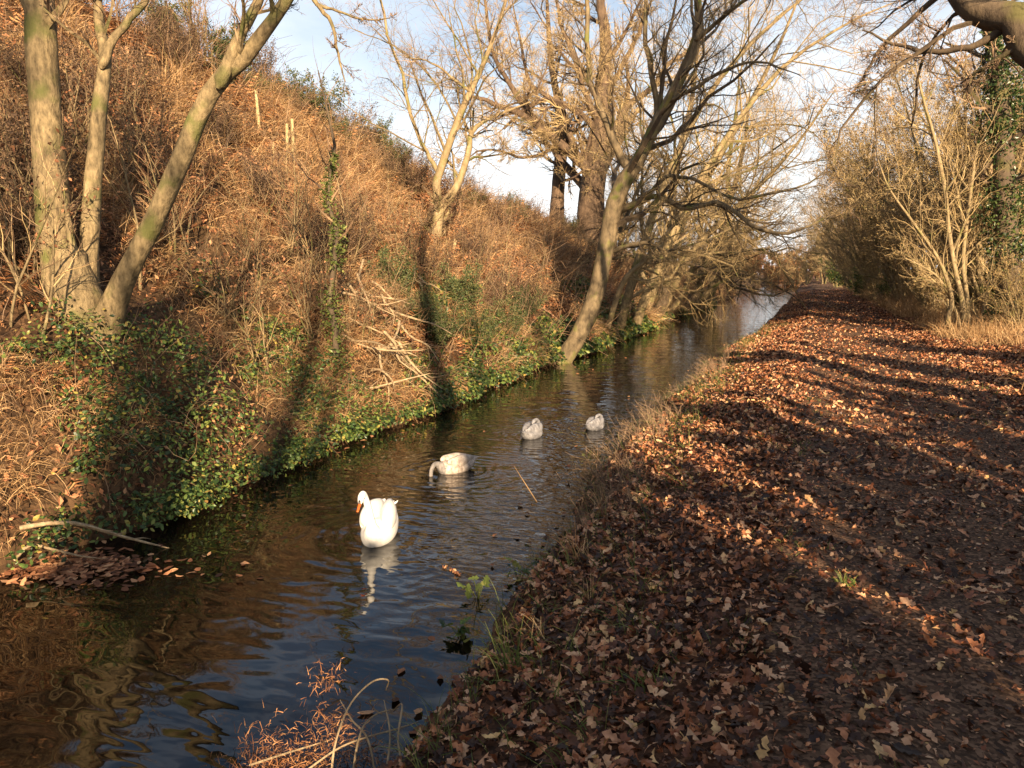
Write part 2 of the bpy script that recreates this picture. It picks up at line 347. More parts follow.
# ------------------------------------------------------------------ the setting
def grid(xs, ys, fn):
    X, Y = np.meshgrid(xs, ys, indexing='ij'); Z = fn(X, Y); a, b_ = X.shape
    i = np.arange(a - 1)[:, None] * b_; j = np.arange(b_ - 1)[None]
    return MB().add(np.stack([X, Y, Z], -1).reshape(-1, 3), np.stack([i + j, i + b_ + j, i + b_ + j + 1, i + j + 1], -1).reshape(-1, 4))
ys = np.concatenate([np.arange(-60, 0, 2.), np.arange(0, 26, .16), np.arange(26, 60, .5), np.arange(60, 140, 2.), [150, 180, 220, 300, 450, 700]])
xh = np.concatenate([[-700, -400, -200, -100, -60, -40], np.arange(-30, -18, 1.), np.arange(-18, -9, .3), np.arange(-9, -4.2, .13), [-4.2]])
tag(grid(xh, ys, hill).build('hill', M['hill'], smooth=True), 'steep orange brown hillside rising from the far canal bank', kind='structure')
xg = np.concatenate([[-4.2], np.arange(-3.2, 5, .11), np.arange(5, 12, .8), [14, 20, 40, 80, 150, 300, 700]])
tag(grid(xg, ys, bank).build('ground', M['ground'], smooth=True), kind='structure')
def pathz(X, Y): return bank(X, Y) + .012
pe = np.concatenate([np.arange(-8, 60, .3), np.arange(60, 130, 2.)])
X0 = -.35 + .35 * vnoise(pe, 0 * pe, 2.1, 21); X1 = 2.75 + .4 * vnoise(pe, 0 * pe, 2.7, 22)
u = np.linspace(0, 1, 24)[:, None]; PX = X0 + (X1 - X0) * u; PY = pe[None] + 0 * PX; PZ = bank(PX, PY) + .012 - .05 * (np.abs(u - .5) * 2) ** 8
a_, b_ = PX.shape; i = np.arange(a_ - 1)[:, None] * b_; j = np.arange(b_ - 1)[None]
tag(MB().add(np.stack([PX, PY, PZ], -1).reshape(-1, 3), np.stack([i + j, i + b_ + j, i + b_ + j + 1, i + j + 1], -1).reshape(-1, 4)).build('path', M['path'], smooth=True), kind='structure')
tag(MB().add([(-9, -60, 0), (0, -60, 0), (0, 135, 0), (-9, 135, 0)], [(0, 1, 2, 3)]).build('water', M['water']), kind='structure')

# ------------------------------------------------------------------ ground cover (nobody could count it)
rs = RS(11)
def scat(n, x0, x1, y0, y1, rs, dens=None):
    X = rs.uniform(x0, x1, n); Y = rs.uniform(y0, y1, n)
    if dens is not None:
        k = rs.rand(n) < dens(X, Y); X = X[k]; Y = Y[k]
    return X, Y
def P3(X, Y, dz=0.0): return np.stack([X, Y, GZ(X, Y) + dz], -1)
pathd = lambda X, Y: np.where((X > -.1) & (X < 2.5), .42, 1.0) * np.clip((X - xr(Y)) / .3, 0, 1) * np.where(vnoise(X, Y, .6, 31) > -.28, 1, .35)
mb = MB()
X, Y = scat(52000, -2.6, 5.2, .8, 9, rs, pathd); P = P3(X, Y); P[:, 2] += rs.uniform(.004, .035, len(P))
leaves(mb, P, .03 + .07 * rs.rand(len(P)) ** 1.3, rs, tmpl_oak(), .55, curl=.7)
X, Y = scat(62000, -2.6, 5.5, 9, 24, rs, pathd); P = P3(X, Y); P[:, 2] += rs.uniform(.004, .03, len(P))
leaves(mb, P, rs.uniform(.04, .10, len(P)), rs, tmpl_simple(), .75, curl=.7)
X, Y = scat(80000, -2.4, 5.5, 24, 75, rs, pathd); P = P3(X, Y); P[:, 2] += .03
leaves(mb, P, rs.uniform(.06, .13, len(P)), rs, tmpl_quad(), .9, curl=.5)
X, Y = scat(60000, -2.4, 5.0, .8, 14, rs, lambda X, Y: np.clip((X - xr(Y)) / .3, 0, 1) * np.where((X > -.1) & (X < 2.6), 1, .5)); P = P3(X, Y); P[:, 2] += rs.uniform(.012, .022, len(P))
leaves(mb, P, rs.uniform(.012, .04, len(P)), rs, tmpl_quad(), .4, curl=.4)
tag(mb.build('fallen_leaves', M['leaf_litter']), 'deep carpet of russet fallen oak leaves over the towpath and verge', 'leaf litter', kind='stuff')

def hill_scat(n, rs, ymax=75, smin=.05, smax=15, ymin=-2):
    Y = ymin + (ymax - ymin) * rs.rand(n) ** 1.6; s = smin + (smax - smin) * rs.rand(n) ** 1.25
    return xl(Y) - s, Y, s
def dist(P): return np.linalg.norm(P[:, :2], axis=1)
OUT = np.array([[.75, -.15, .75]])
# dead bracken
X, Y, s = hill_scat(36000, rs, smin=.3); k = (vnoise(X, Y, 1.3, 41) + .5 * vnoise(X, Y, .45, 42) > .03) & (rs.rand(len(X)) < .35 + .65 * (s > 1)); P = P3(X[k], Y[k])
sc = np.clip(dist(P) / 14, .7, 2.2)
tag(fronds(MB(), P, rs.uniform(.22, .5, len(P)) * sc, rs, OUT * np.ones((len(P), 1))).build('dead_bracken', M['bracken']), 'orange brown dead bracken covering the hillside', 'bracken', kind='stuff')
# dry grass on hill
X, Y, s = hill_scat(24000, rs, smin=.15, smax=12); k = vnoise(X, Y, 1.4, 51) + .5 * vnoise(X, Y, .4, 52) > .02; X = X[k]; Y = Y[k]; n = 11
X = np.repeat(X, n) + .07 * rs.randn(len(X) * n); Y = np.repeat(Y, n) + .07 * rs.randn(len(Y) * n); P = P3(X, Y, -.02); sc = np.clip(dist(P) / 14, .7, 2.2)
tag(blades(MB(), P, rs.uniform(.25, .7, len(P)) * sc, .0045 * sc * rs.uniform(.6, 1.4, len(P)), rs, OUT * np.ones((len(P), 1)), droop=1.3).build('dry_grass', M['straw']), 'pale straw grass tufts drooping down the hillside', 'dry grass', kind='stuff')
# fallen leaves on hill
X, Y, s = hill_scat(70000, rs, smin=.1); k = vnoise(X, Y, .9, 43) + .5 * vnoise(X, Y, .3, 44) > .0; P = P3(X[k], Y[k]); P[:, 2] += rs.uniform(.01, .14, len(P)); sc = np.clip(dist(P) / 14, .8, 2.2)
tag(leaves(MB(), P, rs.uniform(.06, .12, len(P)) * sc, rs, tmpl_quad(), .7, np.tile([[.6, 0, .8]], (len(P), 1)), .6).build('hillside_leaf_litter', M['leaf_hill']), 'russet dead leaves caught in the hillside bracken', 'leaf litter', kind='stuff')
# hillside twigs and bramble canes
X, Y, s = hill_scat(12000, rs, smin=.2, smax=14); P0 = P3(X, Y, -.05); N = len(P0); k = 6; sc = np.clip(dist(P0) / 14, .8, 2.)
D = nrm(np.array([[.35, -.1, .9]]) + .5 * rs.randn(N, 3)); Pt = np.empty((N, k, 3)); Pt[:, 0] = P0; L = rs.uniform(.4, 1.5, N) * sc
for q in range(1, k):
    Pt[:, q] = Pt[:, q - 1] + D * (L / (k - 1))[:, None]; D = D + .22 * rs.randn(N, 3); D[:, 2] -= .22; D = nrm(D)
tag(tube_mesh(Pt, (.0045 * sc)[:, None] * np.linspace(1.2, .4, k)[None], 3).build('bramble_canes', M['twig_brown']), 'tangle of thin arching bramble canes and dead stems on the hillside', 'brambles', kind='stuff')
# bramble leaves near the water
mb = MB(); X, Y, s = hill_scat(3000, rs, ymax=60, smin=-.2, smax=2.8); k = (vnoise(X, Y, 1.1, 61) + .25 * (1.1 - s) > .07); X = X[k]; Y = Y[k]; n = 60
rr = rs.uniform(.16, .42, len(X)); C = P3(X, Y); C[:, 2] = np.maximum(C[:, 2], .02) + rr * .25; C = np.repeat(C, n, 0); d = nrm(rs.randn(len(C), 3)); d[:, 2] = np.abs(d[:, 2]); d[:, 0] = d[:, 0] * .8 + .2
P = C + d * np.repeat(rr, n)[:, None] * rs.uniform(.55, 1.1, (len(C), 1)); P[:, 2] = np.maximum(P[:, 2], .03); sc = np.clip(dist(P) / 14, .75, 2.2)
leaves(mb, P, rs.uniform(.025, .10, len(P)) * sc, rs, tmpl_simple(), .45, nrm(d + [.2, 0, .5]), .4)
tag(mb.build('bramble_leaves', M['bramble']), 'green bramble and ivy leaves spilling over the far waterside', 'brambles', kind='stuff')
# near bank plants: grass blades, moss tufts
mb = MB(); X, Y = scat(1200, -2.5, 0, 1.5, 30, rs); k = ((X - xr(Y)) < 1.2) & ((X - xr(Y)) > -.05); X = X[k]; Y = Y[k]; n = 7
X = np.repeat(X, n) + .04 * rs.randn(len(X) * n); Y = np.repeat(Y, n) + .04 * rs.randn(len(Y) * n)
blades(mb, P3(X, Y, -.01), rs.uniform(.08, .30, len(X)), np.full(len(X), .003), rs, np.tile([[-.3, 0, .9]], (len(X), 1)), droop=.9)
X, Y = scat(1500, -1.8, 4.5, 1.5, 16, rs); k = vnoise(X, Y, .8, 71) > .1; X = X[k]; Y = Y[k]; n = 9
X = np.repeat(X, n) + .03 * rs.randn(len(X) * n); Y = np.repeat(Y, n) + .03 * rs.randn(len(Y) * n)
blades(mb, P3(X, Y, 0), rs.uniform(.03, .09, len(X)), np.full(len(X), .0025), rs, np.tile([[0, 0, 1.]], (len(X), 1)), droop=.7)
tag(mb.build('grass', M['green_grass']), 'short green grass blades poking through leaves on the near bank', 'grass', kind='stuff')
# straw verge on the right of the path, and dry stalks on the water's edge
mb = MB(); X, Y = scat(9000, 3.0, 8.0, 10, 75, rs); k = vnoise(X, Y, 1.6, 81) + .3 * (X - 3.6) > -.05; X = X[k]; Y = Y[k]; n = 8
X = np.repeat(X, n) + .08 * rs.randn(len(X) * n); Y = np.repeat(Y, n) + .08 * rs.randn(len(Y) * n); P = P3(X, Y); sc = np.clip(dist(P) / 22, .8, 2)
blades(mb, P, rs.uniform(.2, .65, len(P)) * sc, .005 * sc, rs, np.tile([[0, 0, 1.]], (len(P), 1)), droop=.8)
X, Y = scat(2600, -2.7, -.2, 2.5, 60, rs); k = (rs.rand(2600) < np.where(Y < 17, 0, .4)) & ((X - xr(Y)) < .7) & ((X - xr(Y)) > -.12); X = X[k]; Y = Y[k]; n = 5
X = np.repeat(X, n) + .07 * rs.randn(len(X) * n); Y = np.repeat(Y, n) + .07 * rs.randn(len(Y) * n)
P = P3(X, Y, -.02); blades(mb, P, rs.uniform(.06, .22, len(P)), np.full(len(P), .003) * np.clip(dist(P) / 14, .8, 2), rs, np.tile([[-.2, 0, .9]], (len(P), 1)), droop=.7)
tag(mb.build('verge_grass', M['straw']), 'dry straw coloured grass along both edges of the towpath', 'dry grass', kind='stuff')
# weeds: fine dark stems on near bank
X, Y = scat(3600, -2.7, -.6, 3.0, 20, rs); k = (vnoise(X, Y, .9, 77) > .02) & ((X - xr(Y)) < .8) & ((X - xr(Y)) > -.15) & (Y > 5.5); P0 = P3(X[k], Y[k], -.03); N = len(P0); k = 5
D = nrm(np.array([[-.35, 0, .9]]) + .4 * rs.randn(N, 3)); Pt = np.empty((N, k, 3)); Pt[:, 0] = P0; L = rs.uniform(.15, .5, N) * np.interp(P0[:, 1], [4, 7, 9, 14, 16], [.6, .7, .95, .8, .7])
for q in range(1, k):
    Pt[:, q] = Pt[:, q - 1] + D * (L / (k - 1))[:, None]; D = D + .2 * rs.randn(N, 3); D[:, 2] -= .1; D = nrm(D)
Rr = .003 * np.ones((N, 1)) * np.linspace(1.2, .5, k)[None]; mb = tube_mesh(Pt, Rr, 3)
c, r2 = children(Pt, Rr, rs, 5, .3, (30, 60), (.25, .5), .7, 3, .1, .2, rmin=.0015); tube_mesh(c, r2, 3, mb=mb)
tag(mb.build('bank_weeds', M['twig_brown']), 'withered brown weed stems tangled along the near water edge', 'weeds', kind='stuff')
# floating leaves
mb = MB(); pc = []
for (px, py, n, ra) in [(18, 566, 520, .42), (95, 563, 300, .3), (45, 570, 300, .4), (160, 562, 25, .5)]:
    c, _ = on_ground(px, py); q = c + np.stack([rs.randn(n) * ra, rs.randn(n) * ra * .28, np.zeros(n)], -1); pc.append(q)
Yf = rs.uniform(3, 40, 420); Xf = np.where(rs.rand(420) < .5, xl(Yf) + rs.exponential(.35, 420), xr(Yf) - rs.exponential(.22, 420)); pc.append(np.stack([Xf, Yf, 0 * Xf], -1))
P = np.concatenate(pc); P[:, 2] = .006 + .02 * rs.rand(len(P))
leaves(mb, P, rs.uniform(.05, .11, len(P)), rs, tmpl_simple(), .16, curl=.35)
tag(mb.build('floating_leaves', M['leaf_hill']), 'russet leaves floating in rafts against the canal banks', 'floating leaves', kind='stuff')

# ------------------------------------------------------------------ trees
def crown(t, P, R, rs, lv, mats, org, sides=(4, 3, 3)):
    """grow levels of side branches; first ones are 'branches', the last ones 'twigs'"""
    tw = MB(); cur = (P, R); allP = []; sp = 0
    for li, kw in enumerate(lv):
        cur = children(cur[0], cur[1], rs, **kw)
        tube_mesh(cur[0], cur[1], sides[min(li, 2)], mb=tw); allP.append(cur[0])
        if li < max(1, len(lv) - 2): sp = sum(len(q) for q in tw.q)
    tw.build('crown', mats[0], t, org, False, mats[1], sp)
    return allP
def px(line, t, t2=None):
    n = len(line); ts = np.linspace(t, t if t2 is None else t2, n)
    return np.array([W(x, y, tt) for (x, y), tt in zip(line, ts)])
def traced_tree(name, label, cat, base, stems, lv, bark, bm, tm, seed, group=None, limbs=None, leafs=None):
    """stems: (points Nx3, radii). The first list is the trunk, limbs are the boughs growing from it"""
    rs = RS(seed); t = thing(name, label, cat, base, group); org = np.array(base)
    P, R = lines(stems, 18)
    for i in range(len(P)): tube_mesh(P[i:i + 1], R[i:i + 1], 12, .15, rs).build('trunk', bark, t, org, True)
    if limbs:
        P2, R2 = lines(limbs, 20, True); P2[:, 2:] += .004 * rs.randn(*P2[:, 2:].shape) * np.linalg.norm(P2[:, :1] - P2[:, -1:], axis=2, keepdims=True)
        for i in range(len(P2)): tube_mesh(P2[i:i + 1], R2[i:i + 1], 8, .08, rs).build('limb', bark, t, org, True)
        j = np.linspace(0, 19, 18).astype(int); P = np.concatenate([P, P2[:, j]]); R = np.concatenate([R, R2[:, j]])
    al = crown(t, P, R, rs, lv, (bm, tm), org)
    if leafs:
        mat, n, sz = leafs; q = al[-1].reshape(-1, 3); q = q[rs.randint(0, len(q), n)] + .04 * rs.randn(n, 3)
        leaves(MB(), q, rs.uniform(sz * .6, sz * 1.2, n), rs, tmpl_quad(), 1.5).build('leaves', mat, t, org)
    return t
L3 = [dict(n=7, t0=.35, ang=(30, 65), ln=(.25, .5), rad=.45, k=7, upb=.12, wob=.16), dict(n=7, t0=.15, ang=(30, 60), ln=(.35, .6), rad=.5, k=6, upb=.1, wob=.2, rmin=.004),
      dict(n=6, t0=.15, ang=(25, 60), ln=(.35, .6), rad=.6, k=5, upb=.08, wob=.22, rmin=.003)]
X4 = dict(n=4, t0=.1, ang=(20, 55), ln=(.4, .75), rad=.65, k=4, upb=.06, wob=.25, rmin=.0028)
# A: many-stemmed tree on the left
t9 = 9.0
bA = W(90, 345, t9); bA[2] = float(GZ(bA[0], bA[1])) - .1
stA = [(px([(84, 352), (80, 320), (74, 285), (66, 250)], t9), [.40, .32, .26, .18]),
       (px([(66, 330), (62, 285), (52, 200), (45, 100), (39, 0), (35, -130), (26, -330)], t9, 9.4), [.24, .205, .18, .165, .16, .13, .07]),
       (px([(96, 325), (88, 285), (92, 200), (97, 140), (102, 88), (105, 53), (98, 10), (100, -80), (92, -220)], t9 + .1, 9.6), [.16, .12, .10, .09, .085, .065, .055, .04, .02]),
       (px([(104, 335), (116, 296), (134, 260), (155, 218), (180, 162), (197, 120), (218, 81), (243, 60), (264, 32), (282, 7), (298, -20), (330, -100), (350, -180)], t9, 8.4), [.19, .135, .118, .112, .107, .10, .095, .085, .072, .062, .055, .04, .02])]
liA = [(px([(104, 62), (116, 35), (141, 7), (160, -30), (190, -110)], t9 + .3, 9.5), [.055, .045, .04, .03, .01]),
       (px([(222, 78), (233, 52), (246, 28), (260, -5), (268, -60), (272, -160)], 8.6, 8.6), [.075, .062, .056, .05, .04, .02]),
       (px([(80, 300), (75, 262), (68, 220), (64, 188)], 8.9), [.07, .055, .035, .004]),
       (px([(300, -25), (318, 5), (332, 25), (338, 55), (346, 82)], 8.3, 8.0), [.03, .022, .018, .013, .006]),
       (px([(318, 5), (340, 12), (365, 20), (390, 18)], 8.3, 8.0), [.018, .012, .01, .005]),
       (px([(40, 40), (20, -10), (-20, -80), (-60, -190)], 9.2, 9), [.06, .05, .04, .015])]
lvA = [dict(n=5, t0=.55, ang=(30, 60), ln=(.14, .28), rad=.4, k=7, upb=.1, wob=.16), L3[1], L3[2]]
traced_tree('multi_stemmed_tree', 'large olive barked tree with several smooth stems and mossy base on the left bank', 'tree', bA, stA, lvA, M['bark_tan'], M['bark_tan'], M['twig_brown'], 1, limbs=liA)
# B: leaning tree at the waterline
tB = 20.9
bB = W(562, 362, tB); bB[2] = -.1
stB = [(px([(560, 366), (566, 356), (577, 338), (590, 312), (600, 278), (607, 240), (611, 223), (618, 190), (631, 173), (641, 157), (650, 135), (668, 104), (685, 67), (699, 35), (697, 0), (704, -90), (716, -200)], tB, 19.5), [.36, .25, .24, .235, .23, .23, .22, .22, .20, .17, .16, .15, .13, .11, .09, .06, .03])]
liB = [(px([(631, 170), (622, 159), (612, 137), (598, 102), (591, 81), (587, 35), (587, -5), (580, -90)], 20.4), [.13, .11, .10, .085, .075, .065, .055, .02]),
       (px([(650, 135), (657, 105), (647, 53), (647, 0), (655, -80)], 20.2), [.09, .075, .06, .05, .02]),
       (px([(616, 212), (629, 205), (643, 200), (652, 196), (668, 200), (683, 208), (695, 206), (714, 201), (727, 207), (747, 223), (759, 229), (780, 234), (801, 230), (833, 214)], 20.6, 17.5), [.10, .09, .08, .075, .07, .065, .06, .06, .055, .05, .045, .04, .03, .012]),
       (px([(640, 201), (652, 190), (662, 180), (675, 176), (700, 182), (734, 200), (776, 192), (808, 183), (830, 172)], 20.3, 18), [.06, .055, .05, .045, .04, .035, .03, .022, .01]),
       (px([(606, 252), (618, 249), (631, 245), (650, 243), (664, 250), (683, 247), (705, 240)], 20.6, 19.5), [.08, .065, .055, .045, .035, .025, .01]),
       (px([(611, 250), (622, 226), (632, 205), (640, 185), (652, 160)], 20.8, 21.3), [.07, .06, .05, .04, .02]),
       (px([(699, 38), (725, 15), (760, -10), (800, -30)], 19.6, 18), [.06, .05, .035, .012]),
       (px([(670, 100), (695, 88), (725, 70), (760, 62), (800, 75)], 19.8, 18), [.06, .05, .04, .028, .01])]
lvB = [dict(n=12, t0=.35, ang=(30, 70), ln=(.2, .42), rad=.42, k=7, upb=.1, wob=.16), dict(L3[1], n=8), dict(L3[2], n=6), X4]
traced_tree('leaning_tree', 'tree leaning from the far waterline over the canal, pale base and dark forked trunk', 'tree', bB, stB, lvB, M['bark_brown'], M['bark_dark'], M['twig_gold'], 2, limbs=liB)
# C: small forked tree on the slope
tC = 22.0; bC = W(437, 252, tC); bC[2] = float(GZ(bC[0], bC[1])) - .2
stC = [(px([(436, 270), (436, 246), (438, 218), (440, 205)], tC), [.22, .17, .15, .15]),
       (px([(440, 208), (436, 186), (440, 172), (450, 141), (464, 105), (471, 91), (485, 60), (500, 20), (510, -20), (516, -80)], tC, 21.5), [.12, .115, .11, .10, .09, .08, .065, .05, .04, .02]),
       (px([(440, 208), (448, 198), (457, 186), (468, 155), (471, 134), (483, 122), (500, 114), (530, 102)], tC, 22.5), [.12, .11, .105, .085, .075, .055, .045, .015])]
liC = [(px([(440, 172), (430, 158), (422, 144), (408, 109), (403, 77), (387, 28), (378, -20), (370, -70)], tC, 21), [.07, .06, .055, .05, .045, .035, .03, .01]),
       (px([(471, 134), (463, 120), (459, 100), (455, 70)], 22.4), [.05, .04, .03, .01]),
       (px([(471, 92), (455, 80), (430, 62), (405, 58)], 21.7, 21), [.045, .035, .025, .01])]
lvC = [dict(n=12, t0=.25, ang=(30, 70), ln=(.35, .6), rad=.42, k=7, upb=.1, wob=.17), dict(L3[1], n=8), dict(L3[2], n=6), dict(X4, n=3)]
traced_tree('forked_tree', 'slender pale forked tree standing halfway up the slope against the sky', 'tree', bC, stC, lvC, M['bark_pale'], M['bark_tan'], M['twig_brown'], 3, limbs=liC)
# D: the massive oak on the crest
tD = 43.0; bD = W(592, 240, tD); bD[2] = float(GZ(bD[0], bD[1])) - .3
stD = [(np.vstack([bD, px([(592, 232), (591, 200), (596, 165), (601, 130), (603, 90), (606, 40), (600, 0), (604, -70), (610, -160)], tD)]), [1.1, .85, .72, .66, .5, .38, .3, .22, .14, .05])]
liD = [(px([(594, 185), (588, 170), (577, 158), (552, 137), (531, 120), (506, 109), (480, 98), (455, 92)], tD, 41), [.5, .42, .38, .33, .28, .2, .14, .04]),
       (px([(533, 121), (517, 95), (503, 74), (496, 60), (489, 35), (485, 0), (478, -50)], 42, 41), [.24, .2, .17, .15, .12, .1, .03]),
       (px([(578, 158), (566, 130), (562, 109), (545, 95), (528, 80), (520, 40), (512, 0)], 42.7, 43), [.26, .22, .18, .15, .13, .1, .03]),
       (px([(598, 165), (612, 140), (625, 110), (650, 88), (672, 62), (694, 48), (715, 20)], tD, 44), [.34, .3, .26, .22, .17, .12, .04]),
       (px([(601, 130), (588, 100), (575, 60), (560, 20), (552, -30)], tD, 42), [.26, .22, .18, .13, .05]),
       (px([(603, 100), (620, 70), (640, 30), (650, -20)], tD, 43), [.26, .2, .16, .05]),
       (px([(560, 143), (540, 155), (520, 158), (500, 150), (478, 152), (465, 160)], 42.5, 40), [.15, .12, .1, .08, .06, .02])]
liD = [(p_, [r_ * .72 for r_ in q_]) for p_, q_ in liD]
lvD = [dict(n=13, t0=.2, ang=(30, 65), ln=(.18, .38), rad=.42, k=8, upb=.08, wob=.2), dict(L3[1], n=9, rmin=.009), dict(L3[2], n=7, rmin=.008), dict(X4, n=6, ln=(.5, .95), rmin=.0065)]
traced_tree('oak_tree', 'massive spreading bare oak with a thick dark trunk on the hill crest', 'tree', bD, stD, lvD, M['bark_oak'], M['bark_oak'], M['twig_gold'], 4, limbs=liD)
# E: columnar trunk beside it
tE = 46.0; bE = W(557, 232, tE); bE[2] = float(GZ(bE[0], bE[1])) - .3
stE = [(np.vstack([bE, px([(557, 215), (558, 190), (560, 165), (562, 140), (560, 110), (552, 70), (548, 20), (545, -40)], tE)]), [.55, .42, .38, .36, .34, .24, .18, .12, .04])]
traced_tree('straight_tree', 'straight brown trunk just left of the big oak on the skyline', 'tree', bE, stE, [dict(n=14, t0=.35, ang=(35, 70), ln=(.2, .4), rad=.4, k=7, upb=.1, wob=.2), dict(L3[1], n=8, rmin=.009), dict(L3[2], n=6, rmin=.006), dict(X4, n=4, rmin=.005)], M['bark_oak'], M['bark_oak'], M['twig_gold'], 5)
# F: leaning waterside trees beyond
specF = [
 ('dark upright trunk on the far bank behind the leaning tree', 36, [(664, 312), (664, 300), (666, 265), (668, 244), (675, 222), (672, 195), (680, 150), (692, 100), (700, 30)], [.3, .26, .24, .22, .2, .17, .14, .1, .04], 'bark_dark'),
 ('thin pale sapling stems left of the open water, leaning right', 39, [(683, 308), (683, 294), (693, 265), (700, 235), (705, 200), (715, 150), (720, 100)], [.15, .13, .12, .1, .08, .06, .02], 'bark_pale'),
 ('slanting dark trunk leaning right beside the bright open water', 42, [(694, 308), (697, 294), (702, 273), (714, 257), (720, 240), (725, 219), (735, 185), (745, 140), (750, 90)], [.26, .22, .2, .19, .18, .16, .12, .09, .03], 'bark_dark'),
 ('golden lit trunk leaning right nearest the bright open water', 46, [(706, 304), (708, 292), (714, 273), (725, 248), (740, 222), (752, 195), (768, 160)], [.24, .2, .18, .16, .12, .09, .03], 'bark_pale'),
 ('low arching pale stem between the leaning tree and the dark trunk', 26, [(622, 340), (622, 284), (643, 263), (652, 252), (668, 232), (690, 205)], [.1, .09, .08, .07, .05, .02], 'bark_pale'),
 ('golden twiggy tree arching right over the canal behind the leaning tree', 30, [(634, 335), (641, 310), (660, 265), (692, 195), (735, 125), (785, 65), (850, 22), (900, 0)], [.2, .18, .16, .13, .1, .07, .04, .015], 'bark_pale'),
 ('slim tree arching high over the canal, its top leaving the frame', 28, [(618, 338), (622, 318), (640, 255), (668, 175), (708, 95), (765, 30), (840, -30)], [.2, .17, .15, .12, .09, .06, .02], 'bark_tan'),
 ('tall golden tree whose fine twigs fill the sky over the middle of the canal', 33, [(642, 330), (650, 300), (668, 250), (700, 190), (735, 130), (762, 80), (790, 20), (810, -40)], [.2, .18, .16, .14, .11, .08, .05, .02], 'bark_tan'),
 ('spreading tree reaching low over the water toward the towpath', 37, [(662, 325), (668, 300), (690, 255), (728, 215), (765, 180), (800, 140), (835, 90)], [.2, .18, .16, .13, .1, .06, .02], 'bark_tan'),
 ('many branched waterside tree over the middle of the canal', 52, [(716, 298), (716, 280), (722, 250), (728, 215), (728, 170), (735, 120), (740, 70)], [.3, .26, .24, .2, .15, .1, .03], 'bark_moss')]
lvF = [dict(n=16, t0=.2, bias=(.22, -.1, -.08), ang=(35, 80), ln=(.3, .55), rad=.42, k=9, upb=.0, wob=.27), dict(L3[1], n=8, rmin=.007), dict(L3[2], n=6, rmin=.005), dict(X4, n=4, rmin=.0045)]
for q, (lab, tt, ln_, rd, bk) in enumerate(specF):
    pts = px(ln_, tt, tt - 1); g = pts[0].copy(); g[0] = min(g[0], float(xl(g[1])) - .1); g[2] = float(GZ(g[0], g[1])) - .2; pts[0] = g
    traced_tree('waterside_tree', lab, 'tree', g, [(pts, rd)], lvF, M[bk], M[bk if bk != 'bark_moss' else 'bark_tan'], M['twig_gold'], 20 + q, group='trees leaning over the far bank')

# prototypes of bushes: stems fan out of one foot
def bush(name, label, cat, h, nst, fan, lv, bark, bm, tm, seed, r=.05, leafs=None, k=9, group=None, loc=(0, 0, 0), upc=.25):
    rs = RS(seed); t = thing(name, label, cat, loc, group); st = []
    for q in range(nst):
        a = rs.rand() * 2 * PI; f = fan * rs.uniform(.3, 1); d = np.array([math.cos(a) * f, math.sin(a) * f, 1]); d /= np.linalg.norm(d)
        p = np.array([rs.randn() * .12, rs.randn() * .12, -.15]); pts = [p]; hh = h * rs.uniform(.6, 1)
        for _ in range(5):
            p = p + d * hh / 5; d = d + .16 * rs.randn(3); d[2] += upc * .3; d /= np.linalg.norm(d); pts.append(p)
        st.append((pts, [r * rs.uniform(.7, 1.3), r * .8, r * .5, r * .15]))
    P, R = lines(st, k)
    for i in range(len(P)): tube_mesh(P[i:i + 1], R[i:i + 1], 6, .08, rs).build('stem', bark, t, (0, 0, 0), True)
    al = crown(t, P, R, rs, lv, (bm, tm), np.zeros(3), (4, 3, 3))
    if leafs:
        mat, n, sz = leafs; q = al[-1].reshape(-1, 3); q = q[rs.randint(0, len(q), n)] + .05 * rs.randn(n, 3)
        leaves(MB(), q, rs.uniform(sz * .6, sz * 1.2, n), rs, tmpl_quad(), 1.5).build('leaves', mat, t)
    return t
lvS = [dict(n=9, t0=.15, ang=(25, 60), ln=(.22, .42), rad=.5, k=6, upb=.15, wob=.16), dict(n=8, t0=.1, ang=(25, 60), ln=(.3, .55), rad=.55, k=5, upb=.1, wob=.2, rmin=.006), dict(n=6, t0=.15, ang=(25, 60), ln=(.35, .6), rad=.6, k=4, upb=.08, wob=.2, rmin=.005), dict(X4, n=3, rmin=.004)]
lvs = [dict(n=7, t0=.15, ang=(25, 60), ln=(.25, .45), rad=.5, k=5, upb=.15, wob=.18, rmin=.004), dict(n=7, t0=.1, ang=(25, 60), ln=(.3, .6), rad=.6, k=4, upb=.08, wob=.2, rmin=.003)]
def put(proto, flag, lab, x, y, rz, sc, group=None, dz=0.0, tilt=(0, 0)):
    z = float(GZ(x, y)) + dz
    if flag not in USED:
        USED.add(flag); proto.location = (x, y, z); proto.rotation_euler = (tilt[0], tilt[1], rz); proto.scale = (sc, sc, sc) if np.isscalar(sc) else sc; proto['label'] = lab
        if group: proto['group'] = group
        return proto
    return dup(proto, lab, (x, y, z), rz, sc, group, tilt)
USED = set()
SH = [bush('hedgerow_tree', 'x', 'tree', 9, 9, .45, lvS, M['bark_tan'], M['bark_pale'], M['twig_gold'], 31, .075, (M['gold_leaf'], 3500, .08)),
      bush('hedgerow_tree', 'x', 'tree', 8, 12, .55, lvS, M['bark_pale'], M['bark_pale'], M['twig_gold'], 32, .06, (M['gold_leaf'], 6000, .08)),
      bush('hedgerow_tree', 'x', 'tree', 9, 8, .35, lvS, M['bark_dark'], M['bark_tan'], M['twig_brown'], 33, .08)]
gR = 'hedgerow trees along the right of the towpath'
